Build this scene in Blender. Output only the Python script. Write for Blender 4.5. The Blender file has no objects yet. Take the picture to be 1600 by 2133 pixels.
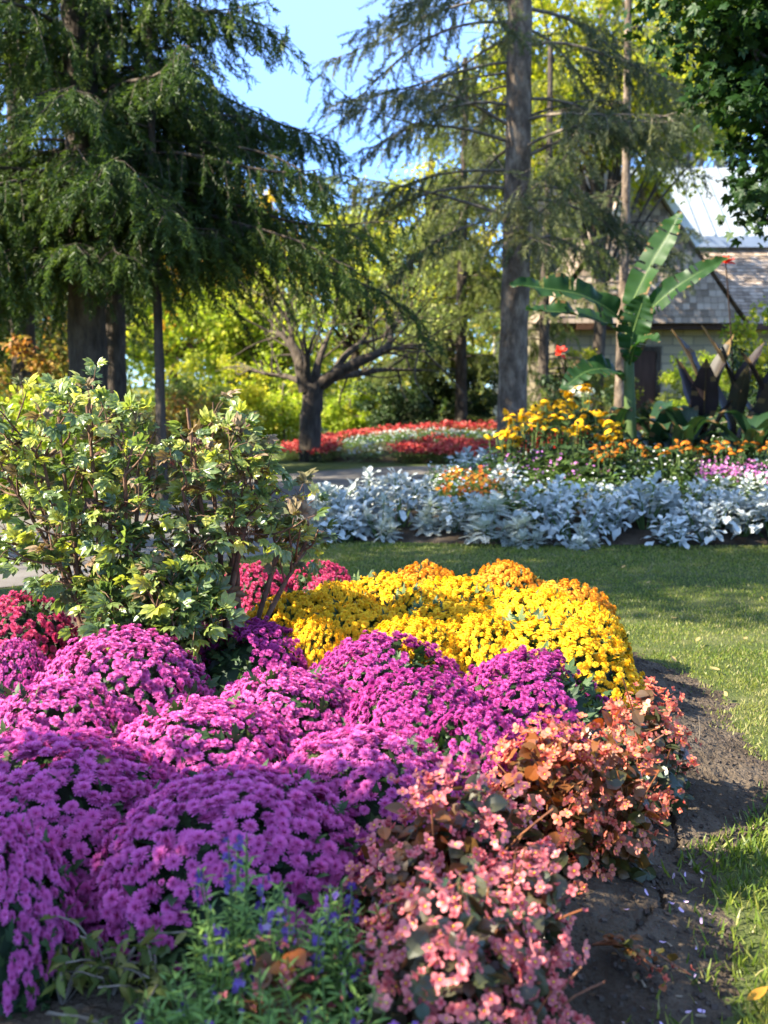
import bpy, math
import numpy as np

S = bpy.context.scene
C = S.collection
PI = math.pi
rad = math.radians
np.seterr(all='ignore')

# ------------------------------------------------------------------ camera, sky, sun, exposure
CAM_H, PITCH, HALF = 1.35, rad(6.6), rad(25.0)
cam = bpy.data.cameras.new("camera")
cam.sensor_fit = 'VERTICAL'
cam.sensor_height = 36.0
cam.lens = 18.0 / math.tan(HALF)
cam.clip_start, cam.clip_end = 0.05, 2000.0
cam.dof.use_dof = True
cam.dof.focus_distance = 3.9
cam.dof.aperture_fstop = 3.3
cam.dof.aperture_blades = 0
camo = bpy.data.objects.new("camera", cam)
C.objects.link(camo)
camo.location = (0, 0, CAM_H)
camo.rotation_euler = (PI / 2 - PITCH, 0, 0)
S.camera = camo

SUN_EL, SUN_AZ = rad(39.0), rad(-107.0)       # azimuth measured from +Y towards +X: the sun stands to the left, a little behind the camera
w = bpy.data.worlds.new("World")
S.world = w
w.use_nodes = True
wn, wl = w.node_tree.nodes, w.node_tree.links
wn.clear()
sky = wn.new('ShaderNodeTexSky')
sky.sky_type = 'NISHITA'
sky.sun_disc = False
sky.sun_elevation = SUN_EL
sky.sun_rotation = SUN_AZ
sky.altitude = 900
sky.air_density = 1.1
sky.dust_density = 0.1
sky.ozone_density = 4.0
bg = wn.new('ShaderNodeBackground')
bg.inputs[1].default_value = 0.15
wo = wn.new('ShaderNodeOutputWorld')
hs_ = wn.new('ShaderNodeHueSaturation')
hs_.inputs['Saturation'].default_value = .88
wl.new(sky.outputs[0], hs_.inputs['Color'])
tcw, sxw, mrw, mxw = wn.new('ShaderNodeTexCoord'), wn.new('ShaderNodeSeparateXYZ'), wn.new('ShaderNodeMapRange'), wn.new('ShaderNodeMix')
wl.new(tcw.outputs['Generated'], sxw.inputs[0])
wl.new(sxw.outputs[2], mrw.inputs[0])
mrw.inputs[1].default_value, mrw.inputs[2].default_value = .12, .75
mxw.data_type, mxw.blend_type = 'RGBA', 'MULTIPLY'
mxw.inputs[0].default_value = 1.0
rpw = wn.new('ShaderNodeValToRGB')                     # a clear, deep autumn sky: the low sky is kept blue, the zenith is left as it is
rpw.color_ramp.elements[0].color = (.25, .40, .70, 1)
rpw.color_ramp.elements[1].color = (1.15, 1.08, 1.0, 1)
wl.new(mrw.outputs[0], rpw.inputs[0])
wl.new(hs_.outputs[0], mxw.inputs[6])
wl.new(rpw.outputs[0], mxw.inputs[7])
wl.new(mxw.outputs[2], bg.inputs[0])
wl.new(bg.outputs[0], wo.inputs[0])

sl = bpy.data.lights.new("sun", 'SUN')
sl.energy = 4.9
sl.angle = rad(0.53)
sl.color = (1.0, 0.91, 0.73)
so = bpy.data.objects.new("sun", sl)
C.objects.link(so)
sd = np.array([math.sin(SUN_AZ) * math.cos(SUN_EL), math.cos(SUN_AZ) * math.cos(SUN_EL), math.sin(SUN_EL)])
so.rotation_euler = (PI / 2 - SUN_EL, 0, math.atan2(sd[0], -sd[1]))
so.location = (-8, 3, 9)

S.view_settings.view_transform = 'Standard'
S.view_settings.look = 'None'
S.view_settings.exposure = 2.3
S.view_settings.gamma = 1.0
S.render.engine = 'CYCLES'
S.cycles.max_bounces = 8
S.cycles.diffuse_bounces = 3
S.cycles.glossy_bounces = 2
S.cycles.transmission_bounces = 4
S.cycles.use_denoising = True
S.cycles.caustics_reflective = False
S.cycles.caustics_refractive = False

# ------------------------------------------------------------------ helpers
FPX = 1066.5 / math.tan(HALF)
CP, SP = math.cos(PITCH), math.sin(PITCH)


def ray(px, py):
    dx, dy = (px - 800) / FPX, (1066.5 - py) / FPX
    return np.array([dx, CP + dy * SP, -SP + dy * CP])


def onz(px, py, z=0.0):
    r = ray(px, py)
    return np.array([0, 0, CAM_H]) + r * ((z - CAM_H) / r[2])


def atd(px, py, d):
    r = ray(px, py)
    return np.array([0, 0, CAM_H]) + r * (d / r[1])


def rng(s):
    return np.random.default_rng(s)


def norm(v):
    v = np.asarray(v, float)
    return v / np.maximum(np.linalg.norm(v, axis=-1, keepdims=True), 1e-9)


def frames(D, U):
    """matrices whose columns send template X to D and template Z towards U"""
    D = norm(D)
    Y = np.cross(U, D)
    bad = np.linalg.norm(Y, axis=1) < 1e-5
    Y[bad] = [1, 0, 0]
    Y = norm(Y)
    Z = np.cross(D, Y)
    return np.stack([D, Y, Z], axis=2)


def zframes(Nn, r):
    """matrices whose columns send template Z to Nn with a random spin"""
    Nn = norm(Nn)
    X = norm(np.cross(Nn, r.normal(size=Nn.shape)))
    return np.stack([X, np.cross(Nn, X), Nn], axis=2)


def rotx(a): c, s = math.cos(a), math.sin(a); return np.array([[1, 0, 0], [0, c, -s], [0, s, c]])
def roty(a): c, s = math.cos(a), math.sin(a); return np.array([[c, 0, s], [0, 1, 0], [-s, 0, c]])
def rotz(a): c, s = math.cos(a), math.sin(a); return np.array([[c, -s, 0], [s, c, 0], [0, 0, 1]])


class Noise3:
    """cheap smooth noise in about -1..1: a few random waves"""
    def __init__(self, seed, freq, k=7):
        r = rng(seed)
        self.K = norm(r.normal(size=(k, 3))) * freq * r.uniform(.6, 1.7, (k, 1))
        self.p = r.uniform(0, 2 * PI, k)

    def __call__(self, P):
        return np.sin(np.asarray(P) @ self.K.T + self.p).sum(axis=-1) / 3.0


class Geo:
    def __init__(self):
        self.V, self.F, self.S, self.A, self.T, self.n = [], [], [], [], [], 0

    def add(self, V, F, slot=0, var=0.5, tone=0.0):
        V = np.asarray(V, float).reshape(-1, 3)
        F = np.asarray(F, np.int64).reshape(-1, 4)
        k = len(F)
        self.V.append(V)
        self.F.append(F + self.n)
        self.n += len(V)
        self.S.append(np.array(np.broadcast_to(slot, k)))
        self.A.append(np.array(np.broadcast_to(var, k), float))
        self.T.append(np.array(np.broadcast_to(tone, k), float))

    def put(self, T, M=None, P=(0, 0, 0), s=1.0, slot=None, var=0.5, tone=None):
        V = T[0] * s
        if M is not None:
            V = V @ np.asarray(M).T
        self.add(V + np.asarray(P), T[1], T[2] if slot is None else slot, var, T[3] if tone is None else tone)

    def scatter(self, T, P, M, s=1.0, var=0.5, slot=None):
        P = np.asarray(P, float)
        n = len(P)
        if n == 0:
            return
        s = np.broadcast_to(np.asarray(s, float), (n,)) if np.ndim(s) < 2 else s
        V = T[0][None] * (s[:, None, None] if s.ndim == 1 else s[:, None, :])
        V = np.einsum('nij,nkj->nki', M, V) + P[:, None, :]
        F = T[1][None] + (np.arange(n) * len(T[0]))[:, None, None]
        k = len(T[1])
        sl_ = np.tile(T[2], n) if slot is None else slot
        self.add(V.reshape(-1, 3), F.reshape(-1, 4), sl_, np.repeat(np.broadcast_to(var, n), k), np.tile(T[3], n))

    def tmpl(self):
        return (np.concatenate(self.V), np.concatenate(self.F), np.concatenate(self.S), np.concatenate(self.T))

    def obj(self, name, mats, parent=None, smooth=False):
        V, F = np.concatenate(self.V).astype(np.float32), np.concatenate(self.F).astype(np.int32)
        me = bpy.data.meshes.new(name)
        me.vertices.add(len(V))
        me.vertices.foreach_set("co", V.ravel())
        me.loops.add(F.size)
        me.loops.foreach_set("vertex_index", F.ravel())
        me.polygons.add(len(F))
        me.polygons.foreach_set("loop_start", np.arange(0, F.size, 4, dtype=np.int32))
        for m in (mats if isinstance(mats, (list, tuple)) else [mats]):
            me.materials.append(m)
        me.polygons.foreach_set("material_index", np.concatenate(self.S).astype(np.int32))
        me.polygons.foreach_set("use_smooth", np.full(len(F), smooth))
        for nm, dat in (("var", self.A), ("tone", self.T)):
            at = me.attributes.new(nm, 'FLOAT', 'FACE')
            at.data.foreach_set("value", np.concatenate(dat).astype(np.float32))
        me.update(calc_edges=True)
        o = bpy.data.objects.new(name, me)
        C.objects.link(o)
        if parent is not None:
            o.parent = parent
        return o


def thing(name, label, cat, loc=(0, 0, 0), rz=0.0, group=None):
    o = bpy.data.objects.new(name, None)
    o.empty_display_size = .1
    C.objects.link(o)
    o.location = tuple(float(v) for v in loc)
    o.rotation_euler = (0, 0, rz)
    return tag(o, label, cat, group)


def tag(o, label=None, cat=None, group=None, kind=None):
    if label: o["label"] = label
    if cat: o["category"] = cat
    if group: o["group"] = group
    if kind: o["kind"] = kind
    return o


def dup(root, loc, rz, label, group=None, scale=None):
    r = root.copy()
    C.objects.link(r)
    r.location = tuple(float(v) for v in loc)
    r.rotation_euler = (0, 0, rz)
    r["label"] = label
    if group: r["group"] = group
    if scale is not None: r.scale = scale
    for ch in list(root.children):
        c = ch.copy()
        C.objects.link(c)
        c.parent = r
        for g in ch.children:
            d = g.copy()
            C.objects.link(d)
            d.parent = c
    return r


# ---- template shapes (all quads)
def leaf(L=1.0, W=.4, n=3, fold=.25, droop=.15, peak=.45, wave=0.0, stalk=0.0):
    t = np.linspace(0, 1, n + 1)
    q = np.where(t < peak, t / peak * .5, .5 + (t - peak) / (1 - peak) * .5)
    wd = W / 2 * np.maximum(np.sin(PI * q) ** .8, .05)
    V = []
    for ti, wi in zip(t, wd):
        x, z = L * (stalk + (1 - stalk) * ti), -droop * L * ti * ti
        wv = wave * W * math.sin(ti * 9)
        V += [(x, wi, z + fold * wi + wv), (x, 0, z), (x, -wi, z + fold * wi - wv)]
    F = []
    for i in range(n):
        a = 3 * i
        F += [(a, a + 1, a + 4, a + 3), (a + 1, a + 2, a + 5, a + 4)]
    return (np.array(V), np.array(F), np.zeros(len(F), int), np.zeros(len(F)))


def petal(L=1.0, W=.3, n=2, curl=0.0, base=.4, tip=.35):
    t = np.linspace(0, 1, n + 1)
    wd = np.interp(t, [0, .55, 1], [W / 2 * base, W / 2, W / 2 * tip])
    V, F = [], []
    for ti, wi in zip(t, wd):
        V += [(L * ti, wi, curl * L * ti * ti), (L * ti, -wi, curl * L * ti * ti)]
    for i in range(n):
        a = 2 * i
        F.append((a, a + 1, a + 3, a + 2))
    return (np.array(V), np.array(F), np.zeros(n, int), np.linspace(0, 1, n))


def tube(P, r, k=6, jit=0.0, seed=0):
    P = np.asarray(P, float)
    n = len(P)
    r = np.broadcast_to(np.asarray(r, float), (n,))
    T = norm(np.gradient(P, axis=0))
    up = np.array([0, 0, 1.0]) if abs(T[:, 2]).mean() < .9 else np.array([1.0, 0, 0])
    X = norm(np.cross(T, up))
    Y = np.cross(T, X)
    a = np.linspace(0, 2 * PI, k, endpoint=False)
    rr = r[:, None] * np.ones((1, k))
    if jit:
        rr = rr * (1 + jit * rng(seed).normal(size=rr.shape))
    V = P[:, None] + rr[..., None] * (np.cos(a)[None, :, None] * X[:, None] + np.sin(a)[None, :, None] * Y[:, None])
    i, j = np.meshgrid(np.arange(n - 1), np.arange(k), indexing='ij')
    F = np.stack([i * k + j, i * k + (j + 1) % k, (i + 1) * k + (j + 1) % k, (i + 1) * k + j], -1).reshape(-1, 4)
    return V.reshape(-1, 3), F


def box(x0, x1, y0, y1, z0, z1):
    V = [(x, y, z) for z in (z0, z1) for y in (y0, y1) for x in (x0, x1)]
    F = [(0, 2, 3, 1), (4, 5, 7, 6), (0, 1, 5, 4), (1, 3, 7, 5), (3, 2, 6, 7), (2, 0, 4, 6)]
    return np.array(V, float), np.array(F)


def bez(pts, n=10):
    """smooth curve through the points (Catmull-Rom)"""
    P = np.asarray(pts, float)
    if len(P) == 2:
        return P[0] + (P[1] - P[0]) * np.linspace(0, 1, n)[:, None]
    Q = np.vstack([2 * P[0] - P[1], P, 2 * P[-1] - P[-2]])
    out = []
    m = len(P) - 1
    for u in np.linspace(0, m - 1e-6, n):
        i = int(u)
        f = u - i
        a, b, c, d = Q[i], Q[i + 1], Q[i + 2], Q[i + 3]
        out.append(.5 * (2 * b + (c - a) * f + (2 * a - 5 * b + 4 * c - d) * f * f + (3 * b - a - 3 * c + d) * f ** 3))
    return np.array(out)


def grid(xs, ys, zf):
    X, Y = np.meshgrid(xs, ys, indexing='xy')
    Z = zf(X, Y)
    n, m = len(xs), len(ys)
    i, j = np.meshgrid(np.arange(m - 1), np.arange(n - 1), indexing='ij')
    F = np.stack([i * n + j, i * n + j + 1, (i + 1) * n + j + 1, (i + 1) * n + j], -1).reshape(-1, 4)
    return np.stack([X, Y, Z], -1).reshape(-1, 3), F


def pdist(x, y, poly):
    """signed distance to a polygon, positive inside"""
    p = np.stack([np.asarray(x, float).ravel(), np.asarray(y, float).ravel()], 1)
    poly = np.asarray(poly, float)
    d = np.full(len(p), 1e9)
    ins = np.zeros(len(p), bool)
    for a, b in zip(poly, np.roll(poly, -1, axis=0)):
        e = b - a
        t = np.clip(((p - a) @ e) / (e @ e), 0, 1)
        d = np.minimum(d, np.linalg.norm(p - (a + t[:, None] * e), axis=1))
        c = (a[1] > p[:, 1]) != (b[1] > p[:, 1])
        ins ^= c & (p[:, 0] < (b[0] - a[0]) * (p[:, 1] - a[1]) / (b[1] - a[1] + 1e-12) + a[0])
    return np.where(ins, d, -d).reshape(np.shape(x))


def sstep(a, b, x):
    t = np.clip((x - a) / (b - a), 0, 1)
    return t * t * (3 - 2 * t)


# ---- materials
def nodes(name):
    m = bpy.data.materials.new(name)
    m.use_nodes = True
    n, l = m.node_tree.nodes, m.node_tree.links
    n.clear()
    return m, n, l


def ramp_node(n, cols):
    r = n.new('ShaderNodeValToRGB')
    e = r.color_ramp.elements
    k = len(cols)
    while len(e) < k:
        e.new(.5)
    for i, c in enumerate(cols):
        e[i].position = i / (k - 1) if k > 1 else 0
        e[i].color = (*c, 1)
    return r


def leafmat(name, cols, trans=.35, rough=.5, spec=.35, tone=None, tmul=(1.15, 1.2, .55), blotch=0.0, objvar=.0, bump=0.0):
    """thin petals and leaves: reflect and let light through; colour differs from leaf to leaf"""
    m, n, l = nodes(name)
    at = n.new('ShaderNodeAttribute'); at.attribute_name = 'var'
    rp = ramp_node(n, cols)
    l.new(at.outputs['Fac'], rp.inputs[0])
    col = rp.outputs[0]
    if tone:
        t2 = n.new('ShaderNodeAttribute'); t2.attribute_name = 'tone'
        mx = n.new('ShaderNodeMix'); mx.data_type = 'RGBA'
        l.new(t2.outputs['Fac'], mx.inputs[0])
        l.new(col, mx.inputs[6])
        mx.inputs[7].default_value = (*tone, 1)
        col = mx.outputs[2]
    if blotch:
        nz = n.new('ShaderNodeTexNoise'); nz.inputs['Scale'].default_value = 45
        tc = n.new('ShaderNodeTexCoord')
        l.new(tc.outputs['Object'], nz.inputs['Vector'])
        mr = n.new('ShaderNodeMapRange')
        mr.inputs[1].default_value, mr.inputs[2].default_value = .35, .7
        mr.inputs[3].default_value, mr.inputs[4].default_value = 1 - blotch, 1 + blotch
        l.new(nz.outputs[0], mr.inputs[0])
        hv = n.new('ShaderNodeHueSaturation')
        l.new(mr.outputs[0], hv.inputs['Value'])
        l.new(col, hv.inputs['Color'])
        col = hv.outputs[0]
    if objvar:
        oi = n.new('ShaderNodeObjectInfo')
        mr = n.new('ShaderNodeMapRange')
        mr.inputs[3].default_value, mr.inputs[4].default_value = 1 - objvar, 1 + objvar
        l.new(oi.outputs['Random'], mr.inputs[0])
        hv = n.new('ShaderNodeHueSaturation')
        l.new(mr.outputs[0], hv.inputs['Value'])
        l.new(col, hv.inputs['Color'])
        col = hv.outputs[0]
    p = n.new('ShaderNodeBsdfPrincipled')
    p.inputs['Roughness'].default_value = rough
    p.inputs['Specular IOR Level'].default_value = spec
    l.new(col, p.inputs['Base Color'])
    tr = n.new('ShaderNodeBsdfTranslucent')
    mu = n.new('ShaderNodeMix'); mu.data_type = 'RGBA'; mu.blend_type = 'MULTIPLY'
    mu.inputs[0].default_value = 1
    l.new(col, mu.inputs[6])
    mu.inputs[7].default_value = (*tmul, 1)
    l.new(mu.outputs[2], tr.inputs[0])
    ms = n.new('ShaderNodeMixShader'); ms.inputs[0].default_value = trans
    l.new(p.outputs[0], ms.inputs[1])
    l.new(tr.outputs[0], ms.inputs[2])
    o = n.new('ShaderNodeOutputMaterial')
    l.new(ms.outputs[0], o.inputs[0])
    return m


def solid(name, cols, scale=6.0, rough=.9, bump=.3, bscale=30.0, stretch=(1, 1, 1), spec=.2, metal=0.0, detail=8, bdist=.02, use_var=False):
    """bark, soil, stone, metal: noise-coloured, bumped"""
    m, n, l = nodes(name)
    tc = n.new('ShaderNodeTexCoord')
    mp = n.new('ShaderNodeMapping')
    mp.inputs['Scale'].default_value = stretch
    l.new(tc.outputs['Object'], mp.inputs[0])
    nz = n.new('ShaderNodeTexNoise')
    nz.inputs['Scale'].default_value = scale
    nz.inputs['Detail'].default_value = detail
    nz.inputs['Roughness'].default_value = .65
    l.new(mp.outputs[0], nz.inputs['Vector'])
    mr = n.new('ShaderNodeMapRange')
    mr.inputs[1].default_value, mr.inputs[2].default_value = .3, .7
    l.new(nz.outputs[0], mr.inputs[0])
    rp = ramp_node(n, cols)
    if use_var:
        at = n.new('ShaderNodeAttribute'); at.attribute_name = 'var'
        mi = n.new('ShaderNodeMix')
        mi.inputs[0].default_value = .6
        l.new(mr.outputs[0], mi.inputs[2])
        l.new(at.outputs['Fac'], mi.inputs[3])
        l.new(mi.outputs[0], rp.inputs[0])
    else:
        l.new(mr.outputs[0], rp.inputs[0])
    p = n.new('ShaderNodeBsdfPrincipled')
    p.inputs['Roughness'].default_value = rough
    p.inputs['Specular IOR Level'].default_value = spec
    p.inputs['Metallic'].default_value = metal
    l.new(rp.outputs[0], p.inputs['Base Color'])
    if bump:
        n2 = n.new('ShaderNodeTexNoise')
        n2.inputs['Scale'].default_value = bscale
        n2.inputs['Detail'].default_value = 6
        l.new(mp.outputs[0], n2.inputs['Vector'])
        bp = n.new('ShaderNodeBump')
        bp.inputs['Strength'].default_value = bump
        bp.inputs['Distance'].default_value = bdist
        l.new(n2.outputs[0], bp.inputs['Height'])
        l.new(bp.outputs[0], p.inputs['Normal'])
    o = n.new('ShaderNodeOutputMaterial')
    l.new(p.outputs[0], o.inputs[0])
    return m


M = {}
M['bark_spruce'] = solid('spruce bark', [(.045, .032, .022), (.14, .102, .072), (.31, .24, .17)], 9, .95, .9, 22, (1, 1, .45), bdist=.04)
M['bark_dark'] = solid('dark bark', [(.022, .017, .013), (.06, .046, .035), (.12, .095, .07)], 9, .95, .8, 22, (1, 1, .35), bdist=.03)
M['bark_pale'] = solid('pale bark', [(.16, .14, .12), (.30, .27, .24), (.42, .39, .35)], 6, .95, .6, 20, (1, 1, .5))
M['twig'] = solid('dry twig', [(.07, .055, .042), (.15, .12, .09), (.24, .20, .15)], 14, .95, .3, 50)
M['twig_red'] = solid('red brown stem', [(.06, .032, .02), (.13, .07, .042), (.20, .12, .075)], 25, .8, .5, 80, bdist=.005)
M['stem_green'] = leafmat('green stem', [(.05, .09, .02), (.10, .15, .04)], .1, .5, .3)
M['soil'] = solid('garden soil', [(.032, .022, .014), (.072, .053, .036), (.13, .10, .072)], 3.5, .98, 1.0, 55, bdist=.03, spec=.1)
M['clod'] = solid('soil clod', [(.035, .026, .02), (.09, .07, .055)], 18, .98, .5, 60, spec=.1)
M['lawn'] = solid('lawn base', [(.03, .045, .012), (.055, .07, .02), (.11, .11, .045)], 1.6, .95, .8, 90, bdist=.02, spec=.1)
M['ground'] = solid('park ground', [(.035, .055, .015), (.08, .10, .03), (.15, .14, .06)], .5, .95, .5, 8, spec=.1)
M['path'] = solid('asphalt path', [(.08, .07, .058), (.115, .10, .085), (.145, .13, .112)], 2.0, .9, .35, 120, bdist=.006, spec=.25)

# ------------------------------------------------------------------ ground, beds, lawn, path
BED = [tuple(onz(*p)[:2]) for p in [(1470, 2700), (1470, 2250), (1480, 2133), (1492, 2050), (1522, 1950), (1500, 1850),
                                   (1512, 1740), (1600, 1690), (1690, 1660), (1690, 1600), (1600, 1585), (1568, 1545), (1530, 1470), (1430, 1405), (1345, 1380)]]
BED += [(1.22, 5.6), (1.0, 6.1), (.4, 6.35), (-1.2, 6.4), (-2.6, 6.3), (-5.5, 5.6), (-5.5, .6), (-1, .5)]
SILVER = [(-.75, 9.5), (.2, 9.3), (1.6, 9.15), (3.2, 9.15), (7, 9.3), (9.5, 11), (9.5, 17), (2.2, 17), (.3, 15.6), (-.45, 12.6), (-.8, 10.6)]
REDBED = [(-2.05, 19.7), (-1.0, 18.8), (.6, 18.5), (2.6, 18.8), (5, 21), (4.5, 25), (.5, 25), (-1.6, 23.5), (-2.3, 21.5)]
edge_n, lump_n, fine_n = Noise3(5, 5.0), Noise3(6, 14.0), Noise3(7, 60.0)
CRACKS = [[onz(*p)[:2] for p in c] for c in (
    [(1396, 1725), (1400, 1745), (1412, 1770), (1402, 1788), (1384, 1802)],
    [(1338, 1822), (1347, 1837), (1362, 1868), (1376, 1895), (1381, 1928), (1352, 1940), (1338, 1966), (1314, 1986)])]


def bedz(x, y, cracks=False):
    P = np.stack([x, y, np.zeros_like(x)], -1)
    d = pdist(x, y, BED) + .05 * edge_n(P)
    z = -.035 + .175 * sstep(-.27, .60, d) + .012 * lump_n(P) * sstep(-.1, .2, d)
    if cracks:
        z = z + .0035 * fine_n(P) + .003 * Noise3(8, 130.)(P)
        for c in CRACKS:
            c = np.array(c)
            dd = np.full(x.shape, 9.0)
            for a, b in zip(c[:-1], c[1:]):
                e = b - a
                t = np.clip(((x - a[0]) * e[0] + (y - a[1]) * e[1]) / (e @ e), 0, 1)
                dd = np.minimum(dd, np.hypot(x - a[0] - t * e[0], y - a[1] - t * e[1]))
            dd = dd + .0016 * fine_n(P * 2.0)
            z = z - .028 * (1 - sstep(.002, .0075, dd))
    return z


def silverz(x, y):
    P = np.stack([x, y, np.zeros_like(x)], -1)
    return -.04 + .12 * sstep(-.1, .4, pdist(x, y, SILVER)) + .42 * sstep(.4, 3.4, pdist(x, y, SILVER)) + .015 * lump_n(P * .5)


def redz(x, y):
    return -.04 + .34 * sstep(-.1, 3.0, pdist(x, y, REDBED))


def bz(p):
    return float(bedz(np.array([p[0]]), np.array([p[1]]))[0])


def sz(p):
    return float(silverz(np.array([p[0]]), np.array([p[1]]))[0])


g = Geo()
q = np.concatenate([-np.geomspace(400, 12, 24), np.linspace(-10, 10, 21), np.geomspace(12, 400, 24)])
V, F = grid(q, q + 15, lambda X, Y: np.full(X.shape, -.055))
g.add(V, F)
tag(g.obj('ground', M['ground']), kind='structure')

PATH = bez([(-30, 3.0, 0), (-12, 6.6, 0), (-5, 8.6, 0), (-2.3, 10.3, 0), (-1.5, 12.6, 0), (-.9, 15.2, 0), (.8, 17.3, 0), (4, 17.9, 0), (10, 18.3, 0), (25, 18.5, 0)], 90)
PW = np.interp(np.arange(90), [0, 20, 36, 50, 60, 89], [2.6, 2.4, 1.9, 1.3, 1.0, 1.0]) * .98
tp = norm(np.gradient(PATH, axis=0))
nm = np.stack([-tp[:, 1], tp[:, 0], np.zeros(90)], 1)
U = np.linspace(-1, 1, 9)
V = PATH[:, None] + nm[:, None] * (U[None, :, None] * PW[:, None, None] / 1.0)
V[..., 2] = .006
i, j = np.meshgrid(np.arange(89), np.arange(8), indexing='ij')
F = np.stack([i * 9 + j, i * 9 + j + 1, (i + 1) * 9 + j + 1, (i + 1) * 9 + j], -1).reshape(-1, 4)[:, ::-1]
g = Geo(); g.add(V.reshape(-1, 3), F)
tag(g.obj('path', M['path'], smooth=True), kind='structure')
PATHP = np.concatenate([(PATH + nm * PW[:, None])[:, :2], (PATH - nm * PW[:, None])[::-1, :2]])

g = Geo()
V, F = grid(np.linspace(-16, 16, 65), np.linspace(.2, 30, 60), lambda X, Y: np.full(X.shape, 0.0))
g.add(V, F)
tag(g.obj('lawn', M['lawn']), kind='structure')

xs = np.concatenate([np.linspace(-5.6, .3, 100), np.arange(.31, 2.9, .008)])
ys = np.concatenate([np.arange(.5, 1.9, .05), np.arange(1.9, 3.7, .008), np.arange(3.7, 6.7, .02)])
V, F = grid(xs, ys, lambda X, Y: bedz(X, Y, True))
keep = V[F, 2].max(1) > -.03
g = Geo(); g.add(V, F[keep])
tag(g.obj('soil', M['soil'], smooth=True), kind='structure')
g = Geo()
V, F = grid(np.linspace(-1.2, 9.8, 130), np.linspace(8.7, 17.4, 110), silverz)
g.add(V, F[V[F, 2].max(1) > -.035])
tag(g.obj('soil', M['soil'], smooth=True), kind='structure')
g = Geo()
V, F = grid(np.linspace(-2.6, 5.4, 60), np.linspace(18.2, 25.4, 50), redz)
g.add(V, F[V[F, 2].max(1) > -.035])
tag(g.obj('soil', M['soil'], smooth=True), kind='structure')

# grass blades
blade = petal(1, .11, 2, 0, 1.0, .2)
blade = (blade[0] @ roty(-PI / 2).T, blade[1], blade[2], blade[3])
blade[0][:, 0] += .35 * blade[0][:, 2] ** 2
M['grass'] = leafmat('grass blade', [(.045, .085, .009), (.09, .14, .016), (.14, .18, .025), (.21, .22, .046), (.28, .25, .11)], .4, .45, .3)
r = rng(21)
gp = []
for (x0, x1, y0, y1, den) in [(.45, 2.4, 1.5, 3.3, 10000), (.7, 3.4, 3.3, 5.5, 9000), (-1.2, 5.4, 5.5, 9.4, 4200), (-2.5, -.2, 6.2, 9.3, 3000)]:
    k = int((x1 - x0) * (y1 - y0) * den)
    p = np.stack([r.uniform(x0, x1, k), r.uniform(y0, y1, k), np.zeros(k)], 1)
    ok = np.abs(p[:, 0]) < .40 * p[:, 1] + 1.1
    p = p[ok]
    e = pdist(p[:, 0], p[:, 1], BED) + .05 * edge_n(p) + .05 * Noise3(31, 22.)(p)
    thin = r.uniform(size=len(p)) < sstep(.12, -.16, e) * (.55 + .45 * sstep(-.5, .3, Noise3(33, 9.)(p)))
    thin &= pdist(p[:, 0], p[:, 1], SILVER) < .02
    thin &= pdist(p[:, 0], p[:, 1], PATHP) < .03 * r.normal(size=len(p))
    p = p[thin]
    gp.append(p)
p = np.concatenate(gp)
p[:, 2] = np.maximum(0, bedz(p[:, 0], p[:, 1]) * (np.abs(pdist(p[:, 0], p[:, 1], BED)) < .3))
n = len(p)
h = r.uniform(.022, .05, n) * np.interp(p[:, 1], [2, 3.4, 4, 9], [1.0, .85, .48, .5])
D = norm(np.stack([r.normal(0, .45, n), r.normal(0, .45, n), np.ones(n)], 1))
wmul = np.interp(p[:, 1], [2, 4, 9], [1.0, 1.7, 2.8])
sc = np.stack([h, h * wmul, h], 1)
vr = np.clip(np.interp(p[:, 1], [2.8, 4], [.35, .55]) + .22 * r.normal(size=n) + .16 * Noise3(34, 3.)(p) + .12 * (r.uniform(size=n) < .12) * 3, 0, 1)
g = Geo()
g.scatter(blade, p - [0, 0, .002], zframes(D, r), sc, vr)
tag(g.obj('grass', M['grass']), 'short green lawn grass around the flower bed', kind='stuff')

# soil crumbs
r = rng(22)
cl = Geo()
Vc, Fc = box(-.5, .5, -.5, .5, -.5, .5)
k = 16000
p = np.stack([r.uniform(.4, 2.6, k), r.uniform(1.7, 5.4, k), np.zeros(k)], 1)
e = pdist(p[:, 0], p[:, 1], BED)
p = p[(e > -.06) & (np.abs(p[:, 0]) < .40 * p[:, 1] + .2)]
p[:, 2] = bedz(p[:, 0], p[:, 1])
sz_ = np.minimum(r.lognormal(-5.15, .6, len(p)), .012)[:, None] * r.uniform(.6, 1.3, (len(p), 3))
cl.scatter((norm(Vc) * .6 + Vc * .3, Fc, np.zeros(6, int), np.zeros(6)), p, zframes(r.normal(size=p.shape), r), sz_, r.uniform(size=len(p)))
tag(cl.obj('soil_crumbs', M['clod']), 'small dry crumbs of earth on the bed edge', kind='stuff')

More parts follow.
